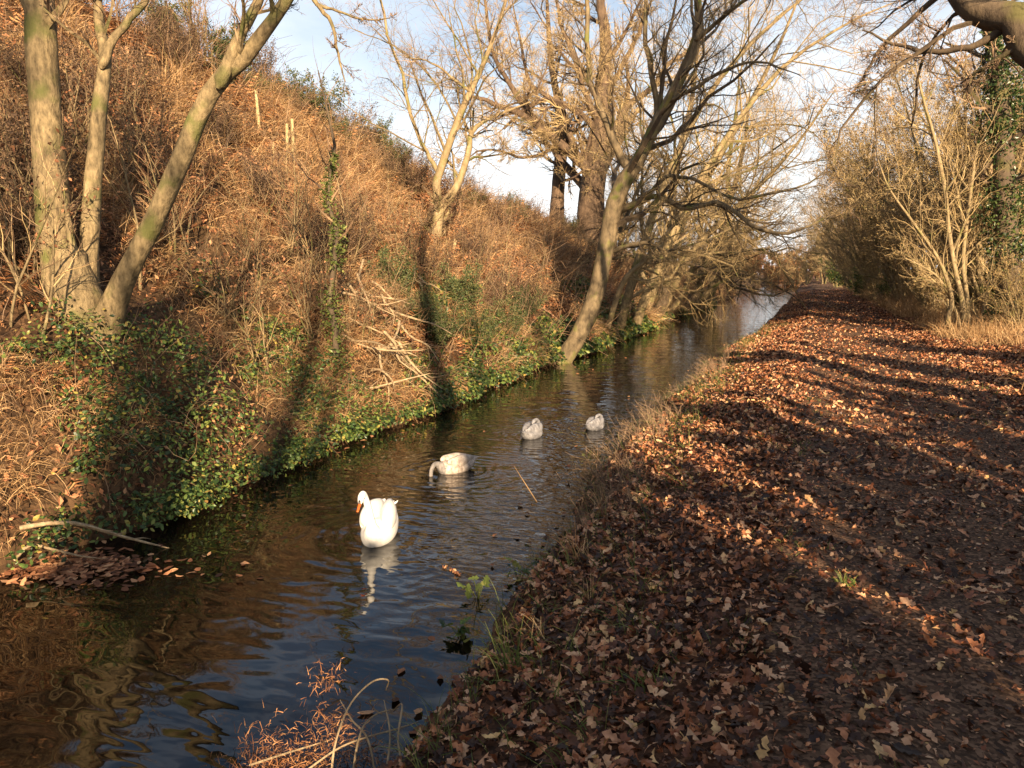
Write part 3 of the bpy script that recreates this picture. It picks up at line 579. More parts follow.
hr = [ # x, y, proto, scale, label
 (5.0, 26.5, 1, 1.1, 'dense golden hedgerow tree behind the small many-stemmed hazel'),
 (7.4, 29, 0, 1.2, 'tall golden bare tree at the right edge beyond the ivy trunk'),
 (4.2, 32, 1, 1.05, 'bushy yellowish hedgerow tree in the middle of the right hand row'),
 (6.0, 35, 2, 1.2, 'brown bare tree rising behind the middle of the right hand row'),
 (3.9, 39, 0, 1.1, 'golden twiggy tree leaning over the middle of the towpath'),
 (5.6, 43, 1, 1.3, 'broad tan hedgerow tree, sixth along the right hand row'),
 (3.7, 48, 1, 1.05, 'rounded tan tree overhanging the towpath past the leaning one'),
 (3.6, 55, 2, 1.1, 'dark brown hedgerow tree overhanging the far towpath'),
 (5.4, 60, 0, 1.3, 'tall pale tree behind the far bend of the right hand row'),
 (3.2, 66, 1, 1.05, 'small rounded bush tree close to the far end of the towpath'),
 (3.2, 77, 2, 1.2, 'farthest but one tree where the right hand row closes over the path'),
 (2.6, 90, 0, 1.15, 'farthest tree at the end of the towpath tunnel'),
 (9.5, 26, 0, 1.2, 'golden tree in the second row at the far right edge'),
 (8.4, 34, 1, 1.35, 'big bushy tree in the second row, second from the right edge'),
 (10.5, 40, 1, 1.4, 'large golden tree in the second row behind the hedgerow'),
 (8.0, 50, 1, 1.4, 'bushy tan tree in the second row beyond the large golden one'),
 (9.0, 60, 0, 1.4, 'pale tall tree in the second row far behind the hedgerow')]
for q, (x, y, pi, sc, lab) in enumerate(hr): put(SH[pi], ('SH', pi), lab, x, y, q * 2.1, sc, gR, tilt=((-.2 * math.sin(q * 2.1), -.2 * math.cos(q * 2.1)) if x < 6.2 else (0, 0)))
gL = 'bare trees on the far bank beyond the bend'
for q, (x, y, pi, sc, lab) in enumerate([(-8.3, 48, 0, .85, 'golden bare tree on the far bank behind the slanting trunks'), (-7.6, 57, 1, .8, 'bushy golden tree on the far bank left of the open water'),
  (-8.0, 68, 0, .9, 'slender golden tree farther along the far bank'), (-9.5, 40, 2, .8, 'brown bare tree on the slope between oak and dark trunk'), (-7.6, 80, 1, .9, 'farthest golden tree on the far bank'), (-11, 60, 0, .9, 'golden bare tree on the low ridge right of the oak')]):
    put(SH[pi], ('SH', pi), lab, x, y, 1 + q * 1.7, sc, gL)
VS = [bush('verge_shrub', 'x', 'shrub', 2.6, 18, .5, lvs, M['bark_pale'], M['bark_pale'], M['twig_gold'], 35, .016, (M['gold_leaf'], 2500, .06)),
      bush('verge_shrub', 'x', 'shrub', 1.9, 14, .6, lvs, M['bark_tan'], M['bark_tan'], M['twig_gold'], 36, .016, (M['bramble'], 7000, .09))]
for q, (x, y, pi, sc, lab) in enumerate([(4.9, 21.8, 0, .8, 'low golden twiggy shrub to the right of the hazel'), (5.6, 24.5, 0, 1.1, 'golden shrub behind the hazel at the right edge'), (4.6, 28.5, 1, .9, 'green leaved bramble bush on the verge left of the hazel'), (4.0, 31, 0, 1, 'straw coloured shrub on the verge beyond the green bush'),
    (5.5, 27, 1, 1.0, 'green leaved bush behind the hazel stems'), (3.9, 36, 0, 1.1, 'straw coloured shrub halfway along the right verge'), (3.6, 41, 1, 1, 'dull green bush halfway along the right verge'), (3.4, 46, 0, 1.2, 'golden shrub on the far right verge'), (3.3, 52, 1, 1.1, 'dark green bush on the far right verge'),
    (3.1, 60, 0, 1.3, 'golden shrub near the end of the right verge'), (2.9, 70, 1, 1.4, 'dark green bush near the end of the right verge'), (2.4, 84, 1, 1.8, 'dark bush at the mouth of the towpath tunnel'), (6.4, 21.5, 0, 1.2, 'golden shrub at the very right edge')]):
    put(VS[pi], ('VS', pi), lab, x, y, q * 1.7, sc, 'shrubs on the right hand verge')
# G: hazel on the right verge, traced
tG = 20.7; bG = W(965, 336, tG); bG[2] = float(GZ(bG[0], bG[1])) - .1
def G(l, a, b_): return (px(l, a, b_))
stG = [(G([(965, 340), (962, 300), (955, 270), (948, 225), (945, 190), (935, 140), (922, 95), (915, 60)], 20.7, 20.2), [.10, .07, .06, .055, .05, .04, .03, .01]),
       (G([(968, 340), (967, 300), (963, 260), (968, 215), (975, 160), (985, 100)], 20.7, 21), [.09, .06, .05, .045, .035, .01]),
       (G([(960, 342), (948, 322), (952, 300), (940, 262), (915, 225), (890, 190), (878, 160)], 20.6, 20), [.09, .07, .055, .045, .035, .025, .01]),
       (G([(972, 342), (982, 318), (990, 285), (1008, 250), (1030, 215), (1050, 170)], 20.8, 20.6), [.08, .06, .05, .04, .03, .01]),
       (G([(963, 340), (955, 310), (940, 280), (925, 268), (905, 258)], 20.6, 20.2), [.05, .04, .03, .02, .01])]
traced_tree('hazel_shrub', 'small many-stemmed bare hazel standing on the grassy right verge', 'shrub', bG, stG, [dict(n=11, t0=.15, ang=(25, 60), ln=(.22, .45), rad=.45, k=6, upb=.15, wob=.15), dict(L3[1], n=8), dict(L3[2], n=5)], M['bark_pale'], M['bark_pale'], M['twig_gold'], 7, leafs=(M['gold_leaf'], 1500, .05))
# K: ivy covered trunk
rs = RS(61); bK = W(1008, 335, 20.5); bK[2] = float(GZ(bK[0], bK[1])) - .2
tK = traced_tree('ivy_clad_tree', 'dark tree trunk wrapped in ivy at the right edge of the picture', 'tree', bK, [(np.vstack([bK, px([(1010, 300), (1006, 230), (1004, 160), (1000, 90), (990, 30), (985, -60)], 20.5)]), [.35, .3, .28, .24, .2, .15, .05])], [dict(n=12, t0=.3, ang=(35, 70), ln=(.2, .4), rad=.4, k=7, upb=.1, wob=.2), L3[1], dict(L3[2], n=4)], M['bark_dark'], M['bark_dark'], M['twig_brown'], 8)
q = rs.rand(10000); c = cr(np.vstack([bK, px([(1010, 300), (1006, 230), (1004, 160), (1000, 90), (990, 30)], 20.5)]), 60)[(q * 59).astype(int)]
c = c + nrm(rs.randn(len(c), 3)) * (rs.uniform(.2, .55, (len(c), 1)) * (1 + .5 * np.sin(c[:, 2:3] * 2.1)))
leaves(MB(), c, rs.uniform(.07, .13, len(c)), rs, tmpl_quad(), 1.0, nrm(c - np.array(bK) * [1, 1, 0] - c * [0, 0, 1])).build('ivy', M['ivy'], tK, bK)
# I: big tree outside right, bough over the corner
rs = RS(71); bI = np.array([5.6, 6.6, float(GZ(5.6, 6.6)) - .2])
pI = np.vstack([bI, [5.55, 6.6, 2.5], [5.4, 6.7, 4.2], [5.5, 6.8, 6.5], [5.7, 6.6, 9.5], [5.8, 6.4, 12]])
limI = [(np.vstack([[5.4, 6.7, 3.9], W(1090, 72, 7.4), W(1024, 28, 7.9), W(985, 8, 8.2), W(950, -18, 8.6), W(900, -60, 9.2), W(850, -130, 9.8)]), [.22, .165, .15, .145, .13, .10, .04]),
        (np.vstack([W(1010, 24, 8), W(975, 45, 8.2), W(935, 52, 8.4), W(900, 46, 8.7), W(862, 30, 9)]), [.05, .035, .028, .02, .008]),
        (np.vstack([W(945, -10, 8.7), W(900, 30, 9), W(878, 52, 9.2), W(862, 80, 9.3), W(850, 96, 9.4)]), [.035, .025, .02, .014, .006]),
        (np.vstack([W(1040, 45, 7.7), W(1010, 52, 7.9), W(980, 70, 8.1), W(960, 84, 8.3)]), [.04, .03, .02, .008]),
        (np.vstack([[5.5, 6.8, 6.0], [4.2, 7.6, 7.2], [2.8, 8.8, 7.7], [1.2, 10.2, 7.6]]), [.16, .12, .08, .02])]
traced_tree('overhanging_oak', 'thick dark bough reaching in over the top right corner', 'tree', bI, [(pI, [.42, .34, .3, .24, .16, .05])], [dict(n=8, t0=.45, ang=(30, 65), ln=(.2, .4), rad=.2, k=7, upb=-.02, wob=.2), dict(L3[1], n=8), dict(L3[2], n=6), dict(X4, n=3)], M['bark_dark'], M['bark_dark'], M['twig_brown'], 9, limbs=limI)
q = rs.randn(16000, 3) * [.8, 1.0, 1.7] + [5.7, 6.2, 11.2]  # unseen leaf mass added in the crown to shade the leaning tree's trunk
leaves(MB(), q, rs.uniform(.12, .22, len(q)), rs, tmpl_quad(), 1.5).build('ivy', M['ivy'], bpy.data.objects['overhanging_oak'], bI)

# unseen hedge shaped to shade the towpath, and shadow casting trees behind the viewer
lvH = [dict(lvS[0], ln=(.1, .18)), lvS[1], lvS[2]]
gH = 'unseen hedge added to shade the towpath'
HB = [bush('shade_hedge_shrub', 'x', 'shrub', 3.4, 14, .2, lvH, M['bark_tan'], M['bark_tan'], M['twig_brown'], 41, .035, (M['ivy'], 12000, .12)),
      bush('shade_hedge_shrub', 'x', 'shrub', 3.2, 12, .24, lvH, M['bark_tan'], M['bark_tan'], M['twig_brown'], 42, .035, (M['ivy'], 9000, .12))]
rs = RS(81)
for q, y in enumerate([-14, -12.6, -11.4, -10.1, -8.9, -7.7, -6.6, -5.7, -3.8, -1.5, -.2, .9, 3.5, 6.6, 10.4, 14.6]):
    put(HB[q % 2], ('HB', q % 2), 'unseen ivy-filled hedge shrub added beside the towpath to shade it', 5.0 + .25 * rs.randn(), y, rs.rand() * 6, rs.uniform(.9, 1.1) * (1.12 if y < 3 else .85), gH)
# tall trees whose shadows stripe the bank: found by following the sun back from the stripe
TB = bush('tall_bare_tree', 'x', 'tree', 14, 1, .05, [dict(n=7, t0=.76, ang=(35, 65), ln=(.15, .28), rad=.35, k=6, upb=.1, wob=.2), dict(n=6, t0=.2, ang=(25, 60), ln=(.3, .55), rad=.5, k=5, upb=.1, wob=.2), dict(n=5, t0=.2, ang=(25, 60), ln=(.3, .55), rad=.5, k=4, upb=.1, wob=.2)], M['bark_dark'], M['bark_dark'], M['twig_brown'], 43, .24, upc=.9)
gT = 'tall bare trees behind the photographer'
for q, (sx_, sy_, X_) in enumerate([(65, 420, 5.8), (205, 380, 6.2), (252, 420, 5.9), (335, 360, 6.4), (400, 330, 7.0), (490, 340, 6.0), (20, 250, 7.0), (540, 330, 7.5), (130, 70, 6.5), (300, 190, 8), (10, 90, 7), (350, 270, 7.6), (60, 170, 7.5), (150, 120, 8.0), (230, 190, 6.9), (110, 60, 7), (260, 240, 8.4), (400, 200, 7), (190, 90, 9)]):
    p, _ = on_ground(sx_, sy_, 5); d = (X_ - p[0]) / SUN[0]; y = p[1] + SUN[1] * d
    for _ in range(50):
        if min(abs((b_[0] - X_) * -SUN[1] + (b_[1] - y) * SUN[0]) / math.cos(SEL) for b_ in SW) < .62: y += .12
    put(TB, 'TB', 'tall bare tree behind the viewer casting a stripe of shade on the far bank', X_, y, q * 1.3, max(.95, (p[2] + SUN[2] * d + 1.5) / 13.0), gT)

# ------------------------------------------------------------------ hillside scrub, each shrub its own thing
SC = [bush('hillside_shrub', 'x', 'shrub', 1.7, 10, .7, lvs, M['bark_tan'], M['bark_tan'], M['twig_brown'], 51, .014, (M['leaf_hill'], 260, .07)),
      bush('hillside_shrub', 'x', 'shrub', 2.2, 8, .4, lvs, M['bark_tan'], M['bark_pale'], M['twig_red'], 52, .014),
      bush('hillside_shrub', 'x', 'shrub', 1.5, 14, .8, lvs, M['bark_tan'], M['twig_brown'], M['heather'], 53, .012, (M['heather'], 2500, .05)),
      bush('gorse_bush', 'x', 'bush', 1.5, 16, .7, lvs, M['bark_dark'], M['bark_dark'], M['gorse'], 54, .014, (M['gorse'], 5000, .07))]
rs = RS(91)
sh = [(176, 250, 1, 1, 'thin reddish shrub in front of the left tree\'s long limb'), 
 (290, 255, 1, 1.1, 'tall thin shrub left of the ivy covered stem'), (312, 330, 0, .9, 'brown shrub close left of the ivy stem foot'), (372, 240, 1, .9, 'reddish shrub high on the slope above the brash pile'), (352, 335, 0, .8, 'twiggy shrub growing through the brash pile'),
 (405, 270, 0, 1, 'brown shrub to the left of the forked tree'), (420, 330, 3, .6, 'low dark green bush at the waterside below the forked tree'), (470, 270, 2, 1, 'dark scrub bush right of the forked tree'), (500, 300, 0, .9, 'twiggy shrub midway between forked and leaning trees'),
 (480, 350, 3, .6, 'dark green bush overhanging the water left of the leaning tree'), (525, 320, 3, .65, 'dark green bush just left of the leaning trunk'), (540, 270, 1, .9, 'reddish shrub below the straight trunk'), (585, 275, 2, 1, 'dark scrub bush behind the leaning trunk'),
 (150, 170, 0, 1, 'brown shrub high between the left tree stems'), (30, 280, 0, 1, 'low shrub left of the multi-stemmed tree'), (18, 200, 2, 1, 'dark scrub at the left picture edge'), (120, 110, 2, 1, 'dark scrub behind the second stem'), 
 (630, 300, 3, .7, 'dark green bush at the water right of the leaning trunk'), (645, 310, 0, .9, 'twiggy brown shrub near the dark upright trunk'),
 (395, 300, 3, .75, 'dark green bush above the right end of the brash pile'), (440, 345, 3, .7, 'dark green bush spilling to the waterline below the forked tree, left one'), (455, 315, 3, .8, 'larger dark green bush under the forked tree'), (505, 340, 3, .7, 'dark green bush midway between the forked and leaning trees'),
 (552, 300, 3, .6, 'dark green bush behind the leaning trunk base'), (425, 285, 2, .9, 'dark brown scrub right of the brash pile top'), (490, 320, 2, .8, 'dark brown scrub between the two green waterside bushes'), (345, 260, 2, .9, 'dark brown scrub behind the ivy wrapped sapling'), (265, 215, 2, .9, 'dark brown scrub under the stakes'),
 (70, 130, 2, 1.1, 'dark brown scrub just right of the thickest stem'), (150, 50, 2, 1.0, 'dark brown scrub near the top of the left slope')]
for q, (x, y, pi, sc, lab) in enumerate(sh):
    p, _ = on_ground(x, y); put(SC[pi], ('SC', pi), lab, p[0], p[1], q * 1.9, sc * 1.05, 'scrub on the hillside')
for q in range(34):
    x = rs.uniform(0, 640); y = rs.uniform(60, 330); p, t_ = on_ground(x, y)
    if t_ > 60 or xl(p[1]) - p[0] < 1.2: continue
    put(SC[(2, 0, 2, 1)[q % 4]], ('SC', (2, 0, 2, 1)[q % 4]), 'small scrub shrub among the dead bracken on the slope', p[0], p[1], q * 1.9, rs.uniform(.6, 1.0), 'small scrub among the bracken')
for q in range(46):
    y = 16 + q * .62 + rs.uniform(-.4, .4); sc_ = float(np.interp(y, HY, HS)); x = float(xl(y)) - sc_ + rs.uniform(-.6, 2.6); pi = (2, 3, 2, 0, 2, 3)[q % 6]
    put(SC[pi], ('SC', pi), 'dark scrub bush in the thicket running along the hill crest', x, y, q * 1.9, rs.uniform(.55, .95), 'thicket along the hill crest')
sky = [(172, 42, 3, 1.1, 'green bush on the skyline left of the long limb'), (195, 38, 1, 1.6, 'bare twiggy shrub on the skyline above the left slope'), (222, 62, 3, 1.2, 'green bush on the skyline touching the forked limb'), (262, 85, 2, 1.2, 'dark bush on the skyline right of the long limb'),
 (290, 98, 3, .9, 'low green bush on the skyline above the stakes'), (318, 112, 3, 1.3, 'green domed bush on the skyline'), (345, 125, 2, 1.3, 'heathery bush on the skyline, right of the domed one'), (372, 142, 3, 1.1, 'green bush where the skyline begins to drop'), (395, 165, 3, .9, 'dark green bush on the falling skyline'),
 (415, 180, 2, .9, 'dark bush on the skyline left of the forked tree'), (480, 196, 2, .7, 'low scrub on the skyline right of the forked tree'), (520, 208, 2, .7, 'low scrub on the skyline between the forked and straight trees'), (560, 222, 2, .8, 'low scrub at the foot of the straight trunk'), (620, 240, 2, .9, 'scrub at the right foot of the big oak'), (205, 45, 1, 1.8, 'tallest bare shrub on the left skyline')]
for q, (x, y, pi, sc, lab) in enumerate(sky):
    best = None
    for yy in range(y - 12, y + 60, 3):
        p, t_ = on_ground(x, yy, 6, 110)
        if t_ < 105: best = p; break
    if best is None: continue
    put(SC[pi], ('SC', pi), lab, best[0], best[1], q * 1.3, sc, 'scrub on the skyline')
# ivy covered stem
p, t_ = on_ground(333, 385); rs = RS(95); tI = thing('ivy_clad_sapling', 'thin stem wrapped in bright green ivy rising from the bank above the water', 'sapling', p)
pts = px([(333, 390), (337, 345), (329, 295), (338, 240), (327, 195), (335, 150), (326, 105), (318, 70)], t_ + .3, t_ + .3); st, sr = lines([(pts, [.07, .055, .045, .03, .02, .008])], 12)
tube_mesh(st, sr, 6).build('stem', M['bark_dark'], tI, p, True)
q = rs.rand(2400) ** 1.5; q = q[np.sin(q * 23) + .6 * np.sin(q * 51) > -.75]; c = cr(pts, 60)[(q * 42).astype(int)] + nrm(rs.randn(len(q), 3)) * (rs.uniform(.02, .20, (len(q), 1)) * (1.5 - q[:, None]))
leaves(MB(), c, rs.uniform(.04, .08, len(c)), rs, tmpl_simple(), .8).build('ivy', M['green_grass'], tI, p)
ch, cR = children(st, sr, rs, 16, .3, (30, 60), (.12, .3), .5, 5, .1, .2); tube_mesh(ch, cR, 3).build('twigs', M['twig_brown'], tI, p)
# saplings: bare vertical stems on the slope
SP = [bush('bare_sapling', 'x', 'sapling', 3.0, 1, .15, lvs, M['bark_pale'], M['twig_gold'], M['twig_brown'], 56, .022, upc=.5), bush('bare_sapling', 'x', 'sapling', 2.6, 3, .4, lvs, M['bark_tan'], M['twig_gold'], M['twig_brown'], 57, .018, upc=.4)]
for q, (x, y, pi, sc, lab) in enumerate([(143, 300, 0, 1.1, 'slender sapling just left of the long limb'), (292, 190, 0, .8, 'pale sapling beside the upper wooden stakes'), (312, 300, 1, 1, 'twin sapling left of the ivy stem'), (340, 250, 0, 1, 'sapling leaning above the brash pile'), (392, 225, 0, .8, 'sapling on the slope left of the forked tree'),
    (265, 380, 1, .8, 'low forking sapling above the brambles'), (445, 300, 0, .8, 'sapling straight below the forked tree'), (478, 310, 1, .8, 'many-stemmed sapling right of the forked tree'), (510, 268, 0, .9, 'sapling in the scrub right of the forked tree'), (575, 300, 0, .9, 'sapling close behind the leaning trunk'), (15, 330, 1, 1, 'sapling at the left edge beside the big tree')]):
    p, _ = on_ground(x, y); put(SP[pi], ('SP', pi), lab, p[0], p[1], q * 1.7, sc, 'bare saplings on the slope')
# stakes
def stake(lab, x, y0, y1, r=.05, lean=0):
    p, t_ = on_ground(x, y1, 6); a = p.copy(); a[2] -= .2; top = W(x + lean, y0, t_); rs = RS(int(x)); P, R = lines([([a, (a + top) / 2 + .01 * rs.randn(3), top], [r * 1.05, r, r * .9])], 6)
    mb = tube_mesh(P, R, 8, .1, rs); n = mb.n; mb.add([P[0, -1] + [0, 0, r * .4]] , None, None); ring = np.arange(8) + n - 8
    mb.t.append(np.array([(ring[i], ring[(i + 1) % 8], n) for i in range(8)]))
    o = mb.build('wooden_stake', M['stake'], None, p, True); o.location = tuple(p); tag(o, lab, 'stake', 'stakes on the upper slope')
stake('pale cut stake leaning on the upper slope right of the long limb', 260, 91, 133, .045, -4); stake('short stake, left of a close pair on the slope', 287, 124, 152, .045); stake('taller stake, right of a close pair on the slope', 293, 119, 157, .045, -1)
stake('stubby stake below the close pair', 273, 143, 158, .04); stake('small stake on the slope under the skyline dip', 349, 167, 180, .05); stake('cut stump stake left of the forked tree foot', 455, 240, 262, .06)
# brash pile: dead branches lying by the bank, each a thing
rs = RS(97)
br = []
for q in range(26):
    x = rs.uniform(350, 425); y = rs.uniform(300, 395); p, t_ = on_ground(x, y); L = rs.uniform(.6, 1.7)
    d = nrm(np.array([rs.uniform(.3, 1), rs.uniform(-.9, .5), rs.uniform(-.9, .15)])); a = p + np.array([0.15, 0, rs.uniform(.1, .5)]) - d * L / 2
    pts = np.array([a, a + d * L * .35 + .05 * rs.randn(3), a + d * L * .7 + .06 * rs.randn(3), a + d * L]); pts[:, 2] = np.maximum(pts[:, 2], GZ(pts[:, 0], pts[:, 1]) + .02); P, R = lines([(pts, [.028, .022, .016, .007])], 8)
    br.append((P, R)); mb = tube_mesh(P, R, 6, .1, rs); ch, cR = children(P, R, rs, 5, .3, (25, 55), (.2, .4), .5, 4, 0, .2); tube_mesh(ch, cR, 3, mb=mb)
    o = mb.build('dead_branch', M['dead_wood'], None, p, True); o.location = tuple(p); tag(o, 'bleached dead branch lying in the brash pile on the far bank', 'branch', 'dead branches in the brash pile')
def stick(lab, pts, rad, mat='dead_wood', nch=4, group=None, seed=1, name='dead_branch', cat='branch'):
    rs = RS(seed); P, R = lines([(pts, rad)], 12); mb = tube_mesh(P, R, 6, .12, rs)
    if nch:
        ch, cR = children(P, R, rs, nch, .3, (25, 60), (.15, .35), .6, 5, 0, .2); tube_mesh(ch, cR, 4, mb=mb)
    p = P[0, 0]; o = mb.build(name, M[mat], None, p, True); o.location = tuple(p); return tag(o, lab, cat, group)
stick('long bare branch reaching out over the water at lower left', px([(20, 528), (50, 523), (80, 524), (110, 533), (140, 541), (172, 549)], 6.25, 6.7), [.022, .02, .018, .015, .012, .005], seed=3)
stick('short forked dead branch lying on the floating leaves', px([(15, 560), (30, 545), (55, 550), (80, 556), (97, 558)], 6.2, 6.3), [.016, .014, .012, .009, .005], seed=4, nch=5)
stick('thin reed stem slanting out of the water beyond the white swan', px([(542, 510), (528, 488), (514, 466)], 8.0, 8.5), [.006, .006, .003], nch=0, mat='straw', name='reed_stem', cat='reed')
stick('short reed stem in the water nearer the right bank', px([(566, 486), (556, 472)], 8.9, 9.1), [.006, .004], nch=0, mat='straw', name='reed_stem', cat='reed')
stick('twig standing in the water at bottom left of the near reeds', px([(245, 752), (225, 742), (205, 731)], 3.95, 4.1), [.004, .004, .002], nch=2, name='twig', cat='twig')
# near dead reed clump
rs = RS(99); p, _ = on_ground(345, 790, 2); tR = thing('dead_reed_clump', 'clump of bent pale dead reeds and brown seedheads at the bottom of the picture', 'reeds', p); pr = []
for q, l in enumerate([[(330, 790), (335, 745), (350, 705), (372, 682), (388, 680), (386, 690)], [(350, 790), (360, 735), (375, 715), (400, 708)], [(378, 790), (368, 740), (352, 720), (340, 700)], [(300, 775), (345, 745), (400, 728), (418, 722)], [(405, 775), (398, 740), (402, 705), (392, 712)], [(250, 765), (290, 752), (330, 740)], [(385, 780), (390, 735), (384, 700)]]):
    P, R = lines([(px(l, 3.3, 3.7), [.0058, .0052, .0045, .0025])], 30); pr.append((P, R)); tube_mesh(P, R, 5, .1, rs).build('stalk', M['dead_wood'], tR, p)
mb = MB()
for (x, y, n, s_) in [(325, 680, 110, .05), (345, 740, 260, .10), (362, 765, 260, .1), (330, 720, 110, .06), (265, 764, 500, .12), (300, 770, 400, .12)]:
    c = W(x, y, 3.6) + rs.randn(n, 3) * [s_, s_, s_ * .7]; c[:, 2] = np.maximum(c[:, 2], .02)
    blades(mb, c, rs.uniform(.02, .07, n), np.full(n, .0022), rs, np.tile([[0, 0, .3]], (n, 1)), k=3, spread=1)
mb.build('seed_heads', M['bracken'], tR, p)
for q in range(1): pass
# green nettle/dock and grass clumps on the near bank
def leafy(lab, x, y, n, r, size, mat, h=.2, name='leafy_weed', seed=1):
    p, t_ = on_ground(x, y, 2); rs = RS(seed); t = thing(name, lab, 'weed', p); a = rs.rand(n) * 2 * PI; tips = p + np.stack([np.cos(a) * r * rs.rand(n), np.sin(a) * r * rs.rand(n), rs.uniform(.3, 1, n) * h], -1)
    sp = np.stack([np.tile(p - [0, 0, .03], (n, 1)), (p + tips) / 2 + [0, 0, .03], tips], 1); tube_mesh(sp, np.full((n, 3), .003), 4).build('stems', M['green_grass'], t, p)
    leaves(MB(), tips, rs.uniform(size * .7, size * 1.3, n), rs, tmpl_oak() if size > .07 else tmpl_simple(), .6, curl=.3).build('leaves', M[mat], t, p)
leafy('bright green dock leaves on the near bank by the water', 478, 600, 7, .16, .12, 'green_grass', .22, seed=5); leafy('small green weed at the near water edge above the dock', 520, 580, 8, .15, .09, 'bramble', .15, seed=6)
leafy('yellow green bramble sprig on the near bank below the cygnets', 592, 470, 8, .22, .10, 'green_grass', .25, seed=7); leafy('dark green weed at the waterline below the dock', 462, 640, 14, .15, .09, 'bramble', .12, seed=8)
def clump(lab, x, y, n, L, seed, mat='green_grass', name='grass_clump'):
    p, t_ = on_ground(x, y, 2); rs = RS(seed); c = p + rs.randn(n, 3) * [.03, .03, 0]
    o = blades(MB(), c, rs.uniform(.6, 1, n) * L, np.full(n, .0045), rs, np.tile([[-.2, 0, 1]], (n, 1)), k=6, spread=.35, droop=.7).build(name, M[mat], None, p); o.location = tuple(p); tag(o, lab, 'grass', 'grass clumps')
clump('green grass clump at the near water edge', 512, 672, 26, .3, 1); clump('straw stubble clump on the near bank above the green clump', 590, 600, 22, .22, 2, 'straw'); clump('small straw clump beside the reddish leaves on the near bank', 583, 560, 20, .25, 3, 'straw')
clump('upright straw clump at the water edge below the cygnets', 600, 510, 16, .3, 9, 'straw'); clump('reddish dead stalk clump at the water edge', 575, 555, 16, .28, 10, 'bracken')
clump('green tuft among leaves in the middle foreground', 652, 690, 30, .12, 4); clump('green tuft in the sunlit leaf streak', 845, 585, 30, .09, 5); clump('dry straw clump in the leaves right of the dock', 540, 640, 18, .2, 6, 'straw')
# brown fern debris floating
p, _ = on_ground(452, 573); rs = RS(3); c = p + np.stack([np.linspace(-.11, .11, 60), np.linspace(.06, -.07, 60), np.full(60, .02)], -1) + .012 * rs.randn(60, 3)
o = leaves(MB(), c, rs.uniform(.02, .045, 60), rs, tmpl_quad(), .6).build('floating_frond', M['leaf_hill'], None, p); o.location = tuple(p); tag(o, 'brown dead frond floating right of the white swan', 'frond')

# ------------------------------------------------------------------ far end
FR = [bush('far_shrub', 'x', 'shrub', 5.5, 16, .6, lvS, M['bark_tan'], M['twig_red'], M['twig_red'], 58, .05, (M['bracken'], 16000, .12))]
k = 0
gE = 'trees closing the far end of the towpath'
for q, (x, y, pi, sc) in enumerate([(1.5, 108, 0, 1.1), (-.5, 116, 1, 1.0), (3.5, 112, 1, 1.2), (2.0, 121, 2, 1.3), (5.5, 104, 1, 1.2), (-2.5, 124, 0, .9), (6, 118, 0, 1.4)]):
    put(SH[pi], ('SH', pi), 'bare brown tree among those closing the far end of the towpath', x, y, q * 1.3, sc, gE)
for q, (x, y, sc) in enumerate([(-13, 135, 1), (-9.5, 137, .95), (-6, 136, 1.05), (-2.6, 138, .9), (.8, 137, 1), (-11, 144, 1.3), (-4, 146, 1.35), (2.5, 146, 1.2), (-17, 140, 1.3), (5, 141, 1.2)]):
    put(FR[0], 'FR', 'russet leafed thicket shrub closing the far end of the canal', x, y, q * 1.1, sc, 'russet thicket at the end of the canal')
fb = MB(); t = thing('far_fence', 'low dark post and rail fence crossing the far end of the water', 'fence', (-6, 131, 0))
for q in range(14):
    x = -12 + q * 1.0; z = 0; P, R = lines([(np.array([[x, 131, -.5], [x, 131, 1.3]]), [.07, .06])], 3); tube_mesh(P, R, 6).build('post', M['bark_dark'], t, (-6, 131, 0))
for z in (.55, 1.05):
    P, R = lines([(np.array([[-12.3, 131.05, z], [1.3, 131.05, z]]), [.05, .05])], 4); tube_mesh(P, R, 4).build('rail', M['bark_dark'], t, (-6, 131, 0))
# distant woods as one mass
rs = RS(123); mbw = MB(); n = 9000; a = rs.uniform(-1.25, .9, n); rr = rs.uniform(230, 330, n); Pw = np.stack([np.sin(a) * rr, np.cos(a) * rr, rs.rand(n) ** 1.4 * (7 + 5 * vnoise(a * 30, 0 * a, 1.0, 5)) + 1], -1)
leaves(mbw, Pw, rs.uniform(1.2, 3, n), rs, tmpl_simple(), 1.5).build('distant_wood', M['heather'])
tag(bpy.data.objects['distant_wood'], 'brown distant woodland on the horizon', 'woodland', kind='stuff')

# ------------------------------------------------------------------ birds
def loft(rows, k=44, sides=18):
    """rows: x, y, z, half width, half height along a spine in the local x,z plane"""
    c = cr(np.array(rows, float), k); P = c[:, :3]; T = np.gradient(P, axis=0); T = nrm(T); S = nrm(np.cross(np.tile([[0, 0, 1.]], (k, 1)) * 1.0 + np.array([[1e-4, 0, 0]]), T))
    # keep the side vector steady where the spine turns vertical
    S = np.tile([[0, 1., 0]], (k, 1))
    U = nrm(np.cross(T, S)); a = np.arange(sides) * 2 * PI / sides
    w = np.maximum(c[:, 3], .001); h = np.maximum(c[:, 4], .001)
    X = P[:, None] + (w[:, None] * np.cos(a))[..., None] * S[:, None] + (h[:, None] * np.sin(a))[..., None] * U[:, None]
    mb = MB(); i = np.arange(k - 1)[:, None] * sides; j = np.arange(sides)[None]; j2 = (j + 1) % sides
    q = np.stack([i + j, i + sides + j, i + sides + j2, i + j2], -1).reshape(-1, 4)
    mb.add(np.vstack([X.reshape(-1, 3), P[:1], P[-1:]]), q, [(int(j_), int((j_ + 1) % sides), k * sides) for j_ in range(sides)] + [((k - 1) * sides + int((j_ + 1) % sides), (k - 1) * sides + int(j_), k * sides + 1) for j_ in range(sides)])
    return mb
